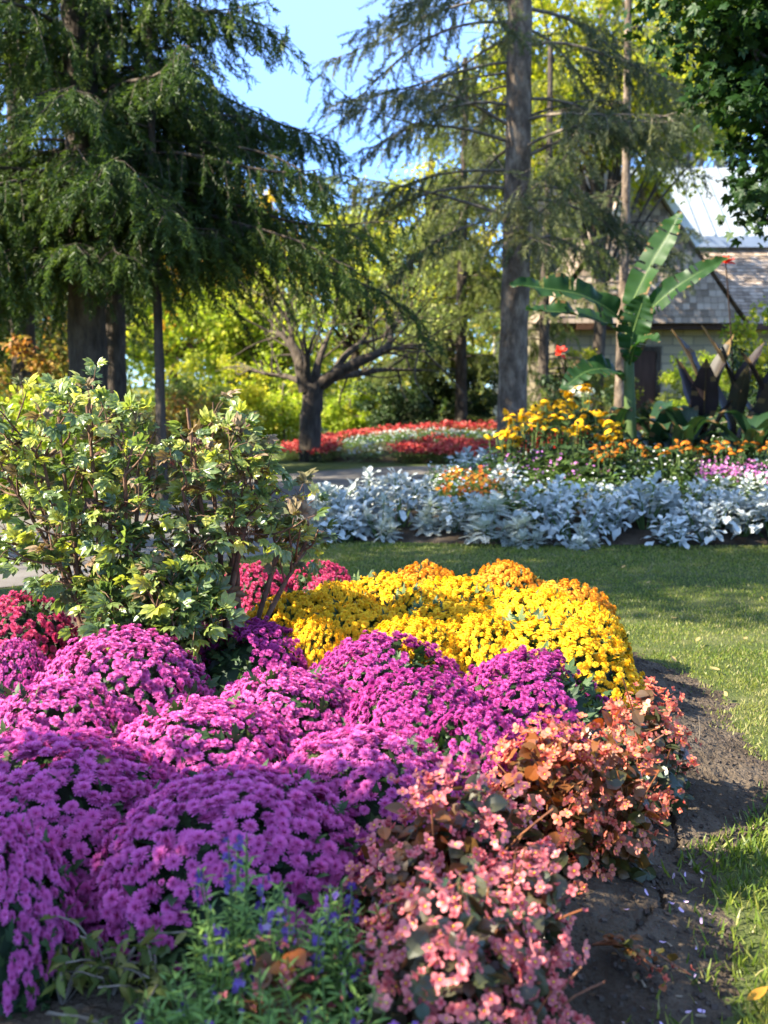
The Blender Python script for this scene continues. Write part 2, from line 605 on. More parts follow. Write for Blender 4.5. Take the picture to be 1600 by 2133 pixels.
# ------------------------------------------------------------------ the house behind the trees
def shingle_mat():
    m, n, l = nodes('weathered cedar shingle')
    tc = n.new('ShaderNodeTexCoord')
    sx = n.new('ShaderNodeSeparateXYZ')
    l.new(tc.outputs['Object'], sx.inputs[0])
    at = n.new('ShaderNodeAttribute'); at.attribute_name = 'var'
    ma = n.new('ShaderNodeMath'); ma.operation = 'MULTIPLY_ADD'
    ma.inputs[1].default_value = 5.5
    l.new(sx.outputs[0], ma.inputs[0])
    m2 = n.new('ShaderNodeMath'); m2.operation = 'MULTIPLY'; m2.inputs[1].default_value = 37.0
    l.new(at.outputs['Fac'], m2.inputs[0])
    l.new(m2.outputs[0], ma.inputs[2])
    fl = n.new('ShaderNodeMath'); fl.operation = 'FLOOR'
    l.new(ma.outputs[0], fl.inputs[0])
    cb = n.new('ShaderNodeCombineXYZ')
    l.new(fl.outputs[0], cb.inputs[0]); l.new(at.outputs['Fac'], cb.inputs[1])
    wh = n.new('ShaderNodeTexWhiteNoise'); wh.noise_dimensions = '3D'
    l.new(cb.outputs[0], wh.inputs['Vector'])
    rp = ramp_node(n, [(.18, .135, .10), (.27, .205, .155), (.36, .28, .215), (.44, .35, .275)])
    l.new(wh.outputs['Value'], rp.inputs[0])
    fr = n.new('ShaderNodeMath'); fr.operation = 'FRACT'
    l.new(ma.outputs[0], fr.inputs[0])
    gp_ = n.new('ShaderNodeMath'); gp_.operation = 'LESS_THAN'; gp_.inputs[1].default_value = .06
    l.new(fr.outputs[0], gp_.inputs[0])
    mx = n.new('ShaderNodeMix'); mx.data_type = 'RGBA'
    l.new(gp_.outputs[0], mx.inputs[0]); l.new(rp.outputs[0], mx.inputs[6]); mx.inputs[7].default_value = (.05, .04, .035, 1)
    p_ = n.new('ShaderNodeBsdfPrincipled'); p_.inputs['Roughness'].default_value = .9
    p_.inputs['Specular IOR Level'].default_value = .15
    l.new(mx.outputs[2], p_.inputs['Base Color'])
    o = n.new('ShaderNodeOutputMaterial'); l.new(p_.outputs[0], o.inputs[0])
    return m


def stone_mat():
    m, n, l = nodes('coursed limestone')
    tc = n.new('ShaderNodeTexCoord')
    mp = n.new('ShaderNodeMapping'); mp.inputs['Rotation'].default_value = (PI / 2, 0, 0)
    l.new(tc.outputs['Object'], mp.inputs[0])
    b = n.new('ShaderNodeTexBrick')
    b.inputs['Scale'].default_value = 1.0
    b.inputs['Brick Width'].default_value = .55; b.inputs['Row Height'].default_value = .24
    b.inputs['Mortar Size'].default_value = .015
    b.inputs['Color1'].default_value = (.50, .40, .24, 1); b.inputs['Color2'].default_value = (.36, .28, .18, 1)
    b.inputs['Mortar'].default_value = (.20, .17, .13, 1)
    l.new(mp.outputs[0], b.inputs['Vector'])
    p_ = n.new('ShaderNodeBsdfPrincipled'); p_.inputs['Roughness'].default_value = .95
    l.new(b.outputs[0], p_.inputs['Base Color'])
    o = n.new('ShaderNodeOutputMaterial'); l.new(p_.outputs[0], o.inputs[0])
    return m


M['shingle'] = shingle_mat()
M['stone'] = stone_mat()
M['metal_roof'] = solid('pale metal roof', [(.20, .225, .26), (.25, .28, .315), (.29, .32, .35)], 1.2, .38, .12, 3, spec=.5, bdist=.03)
M['white_trim'] = solid('white trim', [(.62, .62, .60), (.74, .74, .72)], 3, .6, .1, 20)
M['fascia'] = solid('grey blue fascia', [(.20, .25, .34), (.26, .31, .40)], 3, .5, .05, 20)
M['door'] = solid('dark brown door', [(.045, .022, .014), (.08, .04, .025)], 8, .6, .2, 30, (1, 1, .2))
M['glass'] = solid('dark window glass', [(.02, .025, .03), (.04, .05, .055)], 2, .08, 0, 10, spec=.6)


def courses(a, b, wdt0, wdt1, step=.165, th=.035, seed=0):
    """shingle courses from the low edge a to the high edge b (y,z pairs); wdt0(t), wdt1(t) give x limits at height t"""
    gg = Geo()
    a, b = np.array(a, float), np.array(b, float)
    e = b - a
    L = np.linalg.norm(e)
    e = e / L
    nn = np.array([-e[1], e[0]])
    k = int(L / step)
    rr = rng(seed)
    for i in range(k):
        t0, t1 = i / k, min(1.0, (i + 1.25) / k)
        x0, x1 = wdt0(t0), wdt1(t0)
        X0, X1 = wdt0(t1), wdt1(t1)
        if x1 - x0 < .05: continue
        p0, p1 = a + e * L * t0, a + e * L * t1
        th0 = th * rr.uniform(.8, 1.2)
        q0, q1 = p0 + nn * th0, p1 + nn * .004
        V = [(x0, *p0), (x1, *p0), (x1, *q0), (x0, *q0), (X0, *p1), (X1, *p1), (X1, *q1), (X0, *q1)]
        F = [(0, 1, 2, 3), (3, 2, 6, 7), (1, 5, 6, 2), (4, 0, 3, 7)]
        gg.add(V, F, 0, rr.uniform())
    return gg


hs = thing('park_house', 'park house with cedar shingle gable, bright metal upper roof and stone wall', 'house', (0, 0, 0))
YW = 29.6
g = Geo()
g.add(*box(3.8, 16, YW, YW + .35, -.1, 3.0))
g.add(*box(3.8, 4.15, YW + .36, YW + 9, -.1, 3.0))
g.add(*box(15.65, 16, YW + .36, YW + 9, -.1, 3.0))
g.obj('wall', M['stone'], hs)
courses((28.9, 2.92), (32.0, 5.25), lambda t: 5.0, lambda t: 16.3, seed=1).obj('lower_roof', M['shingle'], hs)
g = Geo()
nseg = 40
for k in range(nseg):
    xa, xb = 7.6 + (16.3 - 7.6) * k / nseg, 7.6 + (16.3 - 7.6) * (k + 1) / nseg
    dz = .015 * (k % 2)
    V = [(xa, 31.75, 5.52 + dz), (xb - .02, 31.75, 5.52 + dz), (xb - .02, 34.9, 8.0 + dz), (xa, 34.9, 8.0 + dz)]
    V += [(x, y + .03, z - .06) for x, y, z in V]
    g.add(V, [(0, 1, 2, 3), (0, 4, 5, 1), (4, 7, 6, 5), (1, 5, 6, 2), (0, 3, 7, 4)])
for k in range(0, nseg, 2):
    xa = 7.6 + (16.3 - 7.6) * k / nseg
    V = [(xa, 31.74, 5.53), (xa + .03, 31.74, 5.53), (xa + .03, 34.89, 8.01), (xa, 34.89, 8.01)]
    V += [(x, y - .02, z + .05) for x, y, z in V]
    g.add(V, [(4, 5, 6, 7), (0, 1, 5, 4), (1, 2, 6, 5), (3, 0, 4, 7)])
V = [(4.4, 34.92, 8.03), (16.3, 34.92, 8.03), (16.3, 40, 2.9), (4.4, 40, 2.9)]
g.add(V, [(0, 1, 2, 3)])
g.obj('upper_roof', M['metal_roof'], hs)
g = Geo(); g.add(*box(7.95, 16.3, 31.66, 31.76, 5.22, 5.5)); g.obj('fascia', M['fascia'], hs)
g = Geo(); g.add(*box(5.0, 16.3, 28.82, 28.9, 2.78, 2.93)); g.add(*box(5.0, 16.3, 28.9, 29.59, 2.80, 2.86)); g.obj('eave', M['door'], hs)
# cross gable standing a little forward
GX, GH, GZ0, GZ1 = 6.67, 2.55, 2.93, 6.48
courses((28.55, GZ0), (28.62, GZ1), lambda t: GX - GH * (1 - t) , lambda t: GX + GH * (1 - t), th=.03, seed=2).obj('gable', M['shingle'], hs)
g = Geo()
for s in (-1, 1):
    a, b = np.array([GX + s * (GH + .12), 28.40, GZ0 - .12]), np.array([GX, 28.40, GZ1 + .12])
    a = b + (a - b) * (.47 if s > 0 else .3)
    up = np.array([s * .17, 0, .12])
    V = [a, b, b + [0, 0, .24], a + up, a + [0, .3, 0], b + [0, .3, 0], b + [0, .3, .24], a + up + [0, .3, 0]]
    g.add(V, [(0, 1, 2, 3), (3, 2, 6, 7), (0, 4, 5, 1), (4, 7, 6, 5)])
g.obj('gable_trim', M['white_trim'], hs)
g = Geo()
for s in (-1, 1):
    V = [(GX + s * (GH + .2), 28.66, GZ0 + .02), (GX, 28.66, GZ1 + .14), (GX, 34.8, GZ1 + .14), (GX + s * (GH + .2), 34.8, GZ0 + .02)]
    g.add(V, [(0, 1, 2, 3)])
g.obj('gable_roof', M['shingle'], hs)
g = Geo(); g.add(*box(6.55, 7.25, YW - .06, YW - .003, 0, 2.25)); dr = g.obj('door', M['door'], hs)
g = Geo()
for bx in ((6.42, 6.549, 0, 2.37), (7.251, 7.38, 0, 2.37), (6.55, 7.25, 2.251, 2.37)):
    g.add(*box(bx[0], bx[1], YW - .09, YW - .002, bx[2], bx[3]))
g.obj('door_frame', M['bark_dark'], hs)
g = Geo(); g.add(*box(6.64, 6.7, YW - .12, YW - .061, 1.0, 1.12)); g.obj('handle', M['fascia'], dr)
for x0 in (9.3, 11.6):
    g = Geo()
    for bx in ((x0, x0 + 1.1, 2.0, 2.1), (x0, x0 + 1.1, .95, 1.05), (x0, x0 + .1, 1.051, 1.999), (x0 + 1.0, x0 + 1.1, 1.051, 1.999), (x0 + .52, x0 + .58, 1.051, 1.999)):
        g.add(*box(bx[0], bx[1], YW - .05, YW - .003, bx[2], bx[3]))
    wf = g.obj('window', M['white_trim'], hs)
    g = Geo(); g.add(*box(x0 + .101, x0 + .519, YW - .02, YW - .004, 1.051, 1.999)); g.add(*box(x0 + .581, x0 + .999, YW - .02, YW - .004, 1.051, 1.999))
    g.obj('pane', M['glass'], wf)

# ------------------------------------------------------------------ trees
NEEDLE = Geo()
rr = rng(1)
nd = petal(.17, .034, 1, 0, 1.0, .5)
for k in range(44):
    x = k / 44 * .95
    a = rr.uniform(0, 2 * PI)
    d = np.array([.75, math.cos(a) * .7, math.sin(a) * .7])
    NEEDLE.put(nd, frames(d[None], np.array([[rr.normal(), rr.normal(), rr.normal()]]))[0], (x, 0, 0), rr.uniform(.8, 1.2))
NEEDLE = NEEDLE.tmpl()

SPR_DARK = leafmat('dark spruce needles', [(0.021, 0.040, 0.010), (0.037, 0.066, 0.014), (0.061, 0.098, 0.020), (0.122, 0.158, 0.028)], 0.42, .5, .25)
SPR_GREY = leafmat('grey green spruce needles', [(0.047, 0.061, 0.031), (0.082, 0.099, 0.045), (0.139, 0.150, 0.066), (0.220, 0.210, 0.085)], 0.32, .55, .25)
SPR_OLIVE = leafmat('olive spruce needles', [(0.054, 0.074, 0.022), (0.108, 0.135, 0.035), (0.189, 0.216, 0.061), (0.284, 0.284, 0.095)], 0.45, .55, .2)


def spruce(name, label, base, height, tr, zlo, lmax, n_limb, mat, bark, seed, pend=1.0, start=.12, taper=.6, dens=1.0,
           droop=.5, rise=.25, lscale=(.20, .36), az=None, curve=None, extra=(), zref=None, sec=.34, group=None, azgap=None, bw=1.0):
    """a conifer: trunk, whorled limbs that sag, side shoots with hanging sprays of needles"""
    r = rng(seed)
    t = thing(name, label, 'tree', base, 0, group)
    zs = np.linspace(-.1, height, 44)
    ph = r.uniform(0, 6, 2)
    cx = (curve or .03) * np.sin(zs * .55 + ph[0]) * np.minimum(1, zs / 3); cy = .03 * np.sin(zs * .5 + ph[1])
    rad_ = tr * (1 - taper * zs / height) * (1 + .18 * np.exp(-np.maximum(zs, 0) / .35))
    g = Geo()
    g.add(*tube(np.stack([cx, cy, zs], 1), np.maximum(rad_, .012), 18, .035, seed))
    br, cr = Geo(), Geo()
    sp_p, sp_d = [], []
    limbs = []
    zz = zlo
    for k in range(n_limb):
        f = (k + r.uniform(0, .8)) / n_limb
        z = zlo + (height * .97 - zlo) * f ** 1.25
        limbs.append((z, r.uniform(0, 2 * PI) if az is None else az(r, z), lmax * (1 - .82 * (z / height) ** 1.3) * r.uniform(.65, 1.1), start))
    limbs += [e + (start,) if len(e) == 3 else e for e in extra]
    for (z, a, L, st) in limbs:
        d = np.array([math.cos(a), math.sin(a), 0])
        s = np.linspace(0, 1, 14)
        side = np.array([-d[1], d[0], 0])
        bend = r.normal(0, .12)
        dr = droop * (r.uniform(.3, 1.7) if st > .3 else r.uniform(.75, 1.25))
        b0 = np.array([np.interp(z, zs, cx), np.interp(z, zs, cy), z])
        P = b0 + L * (s[:, None] * d + (bend * s ** 2)[:, None] * side + np.stack([0 * s, 0 * s, rise * (r.uniform(-.6, 4.2) if st > .3 else 1) * s - dr * s ** 2 + .14 * s ** 4], 1))
        wob = Noise3(int(r.integers(1e6)), 2.6)
        P = P + ((.09 if st > .3 else .05) * L * s)[:, None] * np.stack([wob(P), wob(P + 7.7), wob(P + 3.3)], 1)
        for q_ in range(int(st * L * 5)):
            u = r.uniform(.08, st + .1)
            q0 = np.array([np.interp(u, s, P[:, c]) for c in range(3)])
            v = norm(d * .6 + side * r.choice([-1, 1]) * r.uniform(.3, 1) + np.array([0, 0, r.uniform(-.5, .3)])) * r.uniform(.25, .8)
            br.add(*tube(bez([q0, q0 + v * .5 + [0, 0, .03], q0 + v - [0, 0, .05]], 5), np.linspace(.006, .003, 5), 3))
        lr = (.009 + .0075 * L) * (1 - .88 * s) * bw
        br.add(*tube(P, lr, 5))
        m = max(3, int(L * (1 - st) / .15 * dens))
        for k in range(m):
            u = st + (1 - st) * (k + r.uniform()) / m
            q0 = np.array([np.interp(u, s, P[:, c]) for c in range(3)])
            sg = 1 if k % 2 else -1
            Ls = (sec * L * (1 - u) + .22) * r.uniform(.6, 1.15)
            v = norm(d * .75 + side * sg * r.uniform(.5, 1.1) + np.array([0, 0, r.uniform(-.35, .1)]))
            nn_ = max(2, int(Ls / .085))
            w_ = np.linspace(0, 1, nn_)
            Q = q0 + Ls * (w_[:, None] * v + (-pend * .35 * w_ ** 2)[:, None] * np.array([0, 0, 1.0]))
            br.add(*tube(Q if nn_ > 2 else np.vstack([Q[0], Q.mean(0), Q[1]]), .004 + .0, 3))
            sp_p.append(Q)
            sp_d.append(norm(v[None] * (1.0 - .4 * min(pend, 1)) + np.array([0, 0, -1.0]) * pend * r.uniform(.3, 1.2, (nn_, 1)) + r.normal(0, .33, (nn_, 3))))
        mm = int(L * (1 - st) / .12)
        if mm > 0:
            us = r.uniform(st, 1, mm)
            sp_p.append(np.stack([np.interp(us, s, P[:, c]) for c in range(3)], 1))
            sp_d.append(norm(d[None] * .6 + np.array([0, 0, -1.0]) * pend * r.uniform(.2, 1.0, (mm, 1)) + r.normal(0, .5, (mm, 3))))
    P, D = np.concatenate(sp_p), np.concatenate(sp_d)
    n = len(P)
    cn = Noise3(seed + 9, 2.2)(P)
    cr.scatter(NEEDLE, P, frames(D, r.normal(size=(n, 3))), r.uniform(*lscale, n), np.clip(.42 + .18 * cn + .2 * r.normal(size=n), 0, 1))
    g.obj('trunk', M[bark], t, True)
    br.obj('branches', M['twig'] if bark == 'bark_spruce' and start > .2 else M['bark_dark'], t, True)
    cr.obj('crown', mat, t)
    return t


LEAF2 = leaf(1, .62, 2, .22, .15, .5)
LEAF_LOBE = Geo()
for a, l_, w_ in ((0, 1, .42), (.7, .75, .36), (-.7, .75, .36), (1.5, .5, .3), (-1.5, .5, .3)):
    LEAF_LOBE.put(leaf(l_, w_, 2, .12, .15, .5), rotz(a))
LEAF_LOBE = LEAF_LOBE.tmpl()


def broadleaf(name, label, base, trunk_pts, tr, blobs, clumps, per, size, mat, bark, seed, cr_r=(.3, .6), tmpl=None, limbs=1.0, cat='tree', shell=.55, group=None, flat=.75, skirt=0):
    """a leafy tree or bush: trunk, limbs to the leaf clumps, leaf-sized faces through the crown"""
    tmpl = tmpl or LEAF2
    r = rng(seed)
    t = thing(name, label, cat, base, 0, group)
    g, cr = Geo(), Geo()
    tp_ = bez(trunk_pts, 14)
    if tr > 0:
        rs = tr * np.linspace(1, .45, 14); rs[0] *= 1.35; rs[1] *= 1.12
        g.add(*tube(tp_, rs, 12, .05, seed))
    cs, rs_ = [], []
    wts = np.array([b[3] * b[4] * b[5] for b in blobs]) ** .8
    for b, k in zip(blobs, np.maximum(1, (clumps * wts / wts.sum()).astype(int))):
        u = norm(r.normal(size=(k, 3))) * (r.uniform(size=(k, 1)) ** shell)
        cs.append(np.array(b[:3]) + u * np.array(b[3:6]))
    cs = np.concatenate(cs)
    k = len(cs)
    cr_rad = r.uniform(*cr_r, k)
    br = Geo()
    if tr > 0:
        for c in cs[r.uniform(size=k) < limbs]:
            # leave the trunk at a point below the clump
            i0 = int(np.clip(np.searchsorted(tp_[:, 2], c[2] * r.uniform(.35, .8)), 4, 12))
            p0 = tp_[i0]
            mid = p0 + (c - p0) * .5 + np.array([r.normal(0, .12), r.normal(0, .12), np.linalg.norm(c - p0) * .08])
            Q = bez([p0, mid, c], 9)
            br.add(*tube(Q, np.linspace(tr * .30, tr * .03 + .004, 9), 5, .06, seed))
    n = k * per
    ci = np.repeat(np.arange(k), per)
    off = norm(r.normal(size=(n, 3))) * (r.uniform(size=(n, 1)) ** .5) * cr_rad[ci, None] * np.array([1, 1, flat])
    P = cs[ci] + off
    D = norm(off * .8 + r.normal(0, .35, (n, 3)) + [0, 0, -.12])
    Nn = norm(r.normal(0, .6, (n, 3)) + [0, 0, .9])
    vr = np.clip(.45 + .17 * r.normal(size=n) + .15 * r.normal(size=k)[ci], 0, 1)
    cr.scatter(tmpl, P, frames(D, Nn), r.uniform(.7, 1.3, n) * size, vr)
    if tr > 0:
        g.obj('trunk', M[bark], t, True)
        if br.n: br.obj('branches', M[bark], t, True)
    cr.obj('crown' if cat == 'tree' else 'foliage', mat, t)
    return t


def gp3(px, d):
    p = atd(px, 1000, d)
    return np.array([p[0], p[1], 0.0])


# conifers
spruce('large_spruce', 'large dark green spruce with the thick trunk and hanging boughs', gp3(190, 13.0), 15, .235, 3.0, 3.1, 86, SPR_DARK, 'bark_dark', 101,
       pend=1.5, start=.06, droop=.50, rise=.2, dens=1.35, lscale=(.22, .42),
       extra=[(4.1, -.25, 3.2), (4.4, -.1, 2.9), (3.7, -.55, 3.4), (4.5, -.75, 3.0), (4.9, .15, 2.9), (5.4, -.3, 2.7), (3.5, -1.2, 2.8), (3.5, -2.0, 3.0), (3.7, -2.6, 3.0),
              (4.4, -1.5, 2.8), (5.2, -1.9, 3.0), (3.1, 2.9, 2.8), (3.2, -2.9, 2.8), (6.2, -.6, 2.7), (3.5, -.05, 3.4), (3.3, -.4, 3.6), (3.35, -.28, 3.6), (3.05, -.2, 3.8),
              (2.85, -1.45, 2.2), (2.8, -1.9, 2.3), (2.75, -2.4, 2.6), (2.7, -2.8, 2.6), (2.9, -1.1, 2.2), (2.6, 3.1, 2.6)])
spruce('spruce_tree', 'spruce with a slim blackish trunk close behind the thick spruce trunk', gp3(243, 14.6), 13, .17, 3.2, 2.6, 40, SPR_DARK, 'bark_dark', 102, pend=1.5, droop=.5, dens=.8, lscale=(.3, .5))
spruce('young_spruce', 'young spruce with a pole thin dark trunk beside the largest spruce', gp3(336, 12.2), 6.5, .062, 3.0, 1.3, 22, SPR_DARK, 'bark_dark', 103, pend=1.0, curve=.015, dens=.8)
spruce('tall_spruce', 'tall spruce with a bare sunlit grey trunk and thin dead lower twigs', gp3(1066, 15.5), 16, .215, 3.2, 2.75, 58, SPR_GREY, 'bark_spruce', 104,
       pend=1.0, start=.34, droop=.55, rise=.14, taper=.62, dens=1.35, lscale=(.20, .37),
       extra=[(4.6, 3.3, 2.6, .5), (4.0, 3.05, 2.8, .45), (3.6, 2.95, 2.7, .4), (5.1, 3.5, 2.4, .5), (5.7, 3.2, 2.4, .5), (6.2, 3.0, 2.5, .4), (5.9, -.2, 2.6, .2), (5.2, .1, 2.4, .2),
              (4.4, -.4, 2.6, .35), (3.9, -.1, 2.4, .35), (4.9, -.8, 2.4, .3), (6.4, .4, 3.0, .2), (6.6, 2.6, 2.6, .3), (6.5, 3.4, 2.5, .35)])
spruce('olive_spruce', 'olive toned spruce with weeping foliage between the path tree and the tall trunk', gp3(960, 25.5), 8.6, .15, 1.9, 2.7, 60, SPR_OLIVE, 'bark_dark', 105, pend=1.5, droop=.55, dens=1.0, lscale=(.3, .5))
spruce('slender_spruce', 'slender spruce with a thin grey trunk in front of the shingle gable', gp3(1287, 21.0), 11, .11, 3.0, 2.0, 17, SPR_GREY, 'bark_spruce', 106, pend=1.0, start=.2, droop=.5, dens=.6, lscale=(.26, .44))
spruce('drooping_spruce', 'light green drooping spruce behind the banana plant', gp3(1130, 24), 8.5, .13, .5, 2.2, 46, SPR_OLIVE, 'bark_dark', 107, pend=1.4, droop=.5, dens=.6, lscale=(.25, .45))
spruce('spruce_tree', 'dark spruce filling the far side of the big spruce trunk', gp3(60, 17), 12, .2, 2.2, 3.2, 50, SPR_DARK, 'bark_dark', 108, pend=1.5, droop=.65, dens=.9, lscale=(.32, .56))

# broadleaf trees
YEL = leafmat('yellow green leaves', [(0.114, 0.162, 0.019), (0.260, 0.292, 0.029), (0.439, 0.405, 0.040), (0.585, 0.487, 0.057)], 0.58, .5, .25)
GOLD = leafmat('golden autumn leaves', [(0.227, 0.195, 0.019), (0.487, 0.340, 0.032), (0.682, 0.405, 0.048), (0.747, 0.325, 0.048)], 0.58, .5, .2)
LIME = leafmat('bright lime leaves', [(0.150, 0.214, 0.022), (0.265, 0.343, 0.033), (0.413, 0.458, 0.055), (0.597, 0.515, 0.093)], 0.58, .45, .25)
PALEG = leafmat('pale green leaves', [(0.130, 0.179, 0.048), (0.243, 0.292, 0.081), (0.374, 0.390, 0.130), (0.535, 0.487, 0.179)], 0.58, .5, .2)
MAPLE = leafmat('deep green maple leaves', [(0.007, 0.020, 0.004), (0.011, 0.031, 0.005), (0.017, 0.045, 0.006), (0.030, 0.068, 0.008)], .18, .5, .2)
YEW = leafmat('dark yew leaves', [(0.015, 0.033, 0.013), (0.027, 0.053, 0.018), (0.050, 0.081, 0.025), (0.100, 0.125, 0.044)], .25, .5, .25)
RUST = leafmat('rust and green leaves', [(0.091, 0.130, 0.026), (0.182, 0.195, 0.039), (0.364, 0.208, 0.052), (0.390, 0.130, 0.046)], .4, .5, .2)
TAN = leafmat('faded tan flower heads', [(.22, .16, .06), (.34, .24, .10), (.42, .30, .15)], .35, .7, .1)

# the small spreading tree by the far path
b = gp3(648, 19.5)
t = thing('spreading_tree', 'small spreading tree with forked dark limbs beyond the asphalt path', 'tree', b)
g = Geo()


def loc19(px, py, dd=0.0):
    return atd(px, py, 19.5 + dd) - b


g.add(*tube(bez([loc19(648, 985), loc19(646, 900), loc19(650, 845), loc19(655, 800)], 12), np.linspace(.20, .18, 12), 14, .05, 3))
g.obj('trunk', M['bark_dark'], t, True)
br = Geo()
for pts, r0, r1 in [([(640, 815, 0), (626, 760, 0), (612, 725, .1), (590, 700, .3), (560, 690, .6)], .15, .03),
                    ([(610, 722, .1), (606, 690, .2), (596, 640, .4)], .07, .02),
                    ([(640, 800, 0), (640, 755, -.2), (640, 735, -.3)], .08, .04),
                    ([(655, 805, 0), (662, 760, .2), (680, 710, .4), (700, 670, .7)], .10, .02),
                    ([(660, 805, 0), (700, 778, -.2), (745, 755, -.3), (790, 735, -.2), (812, 715, 0), (815, 690, .2), (835, 660, .4)], .13, .025),
                    ([(668, 800, 0), (700, 785, .3), (750, 778, .6), (800, 770, .9), (880, 772, 1.2)], .11, .02),
                    ([(690, 785, 0), (720, 740, .2), (750, 715, .5), (775, 680, .8), (800, 650, 1.)], .08, .02),
                    ([(745, 716, .5), (790, 705, .7), (830, 690, .9)], .04, .012), ([(790, 735, -.2), (830, 725, -.3), (880, 728, -.3)], .04, .012),
                    ([(636, 800, 0), (600, 785, .4), (560, 780, .8), (520, 770, 1.0)], .07, .015)]:
    P = bez([loc19(*p) for p in pts], 14)
    br.add(*tube(P, np.linspace(r0, r1, 14), 7, .05, 5))
    for q_ in range(9):
        k_ = rr.integers(5, 14)
        v = norm(norm(P[min(k_ + 1, 13)] - P[k_ - 2]) + rr.normal(0, .55, 3) + [0, 0, .25]) * rr.uniform(.5, 1.5)
        br.add(*tube(bez([P[k_], P[k_] + v * .5 + rr.normal(0, .08, 3), P[k_] + v + rr.normal(0, .12, 3)], 7), np.linspace(.022, .006, 7), 5))
br.obj('branches', M['bark_dark'], t, True)
r = rng(31)
cr = Geo()
cc = np.array([loc19(px, py, dd) for px, py, dd in zip(r.uniform(560, 900, 60), r.uniform(540, 790, 60), r.normal(.3, 1.2, 60))])
keep = [(p[2] > 2.2) for p in cc]
cc = cc[np.array(keep)]
ci = np.repeat(np.arange(len(cc)), 55)
n = len(ci)
off = r.normal(0, .22, (n, 3))
cr.scatter(LEAF2, cc[ci] + off, frames(norm(off + r.normal(0, .2, (n, 3))), norm(r.normal(0, .6, (n, 3)) + [0, 0, 1])), r.uniform(.05, .1, n), np.clip(r.normal(.55, .22, n), 0, 1))
cr.obj('crown', PALEG, t)


def simple_tree(name, label, px, d, h, rx, zc, rz, mat, seed, clumps=110, per=90, size=.13, tr=.16, bark='bark_dark', **kw):
    return broadleaf(name, label, gp3(px, d), [(0, 0, -.1), (.1, 0, h * .3), (-.05, .1, h * .6), (.1, 0, h * .9)], tr,
                     [(0, 0, zc, rx, rx * .9, rz), (rx * .45, .2, zc - rz * .35, rx * .6, rx * .6, rz * .55), (-rx * .5, -.1, zc - rz * .2, rx * .55, rx * .6, rz * .6)], clumps, per, size, mat, bark, seed, **kw)


simple_tree('yellow_tree', 'yellow green tree rising over the house roof behind the tall spruce', 1235, 27, 13, 3.4, 9.0, 3.6, YEL, 201, 230, 100, .15, .16, 'bark_dark', cr_r=(.35, .7), limbs=.25)
simple_tree('yellow_tree', 'yellow leaved tree above the pale metal roof with a thick bent bough', 1400, 38, 16, 4.0, 12.2, 4.0, YEL, 202, 170, 80, .18, .3, 'bark_pale', cr_r=(.45, .8), limbs=.3)
simple_tree('golden_tree', 'golden orange tree glowing through the big spruce boughs', 480, 31, 7.4, 2.5, 4.8, 2.5, GOLD, 203, 110, 80, .14, .16)
simple_tree('lime_tree', 'bright lime green tree between the slim trunk and the spreading tree', 545, 27, 5.6, 2.0, 3.0, 2.4, LIME, 204, 120, 90, .12, .12)
simple_tree('pale_tree', 'pale green tree under the open gap of blue sky', 735, 36, 8.4, 3.2, 5.2, 3.0, PALEG, 205, 130, 90, .15, .18)
simple_tree('yellow_tree', 'yellow green tree behind the weeping olive spruce', 890, 33, 8.8, 2.9, 5.6, 3.0, YEL, 206, 120, 80, .15, .17)
simple_tree('lime_tree', 'sunlit light green tree behind the large spruce trunk', 130, 27, 7.5, 3.4, 4.2, 3.0, LIME, 207, 120, 80, .14, .16)
simple_tree('golden_tree', 'rust coloured tree showing below the farthest dark spruce', 20, 22, 4.8, 1.9, 2.6, 2.0, RUST, 208, 90, 80, .12, .11)
simple_tree('pale_tree', 'pale leafy tree half hidden by the slim trunk and spruce boughs', 360, 34, 8.0, 3.2, 4.6, 3.2, YEL, 209, 120, 80, .15, .17)
simple_tree('pale_tree', 'tall thin leaved tree behind the tall spruce trunk top', 1120, 40, 13.5, 3.0, 9.5, 3.4, YEL, 210, 90, 70, .17, .2, cr_r=(.4, .8))

# deep green maple leaning in beside the house
b = np.array([4.84, 9.6, 0])
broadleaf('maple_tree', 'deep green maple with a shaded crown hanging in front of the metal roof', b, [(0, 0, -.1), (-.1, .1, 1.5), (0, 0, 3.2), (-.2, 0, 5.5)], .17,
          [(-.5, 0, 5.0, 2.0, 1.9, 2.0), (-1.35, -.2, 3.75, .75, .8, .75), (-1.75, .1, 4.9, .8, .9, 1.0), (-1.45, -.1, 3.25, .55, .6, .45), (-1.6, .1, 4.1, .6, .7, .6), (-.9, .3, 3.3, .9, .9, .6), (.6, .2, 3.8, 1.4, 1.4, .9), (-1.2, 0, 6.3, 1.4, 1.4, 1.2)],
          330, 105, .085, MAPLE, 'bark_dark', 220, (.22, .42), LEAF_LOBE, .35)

# bushes under the trees
def bush(name, label, px, d, rx, h, mat, seed, clumps=46, per=110, size=.085, **kw):
    return broadleaf(name, label, gp3(px, d), [(0, 0, -.05), (.03, 0, h * .3), (0, .03, h * .55), (.02, 0, h * .8)], .035,
                     [(0, 0, h * .52, rx, rx * .9, h * .5), (rx * .4, 0, h * .35, rx * .6, rx * .6, h * .36), (-rx * .4, 0, h * .4, rx * .6, rx * .6, h * .4)], clumps, per, size, mat, 'twig', seed, (.16, .32), cat='bush', limbs=.5, **kw)


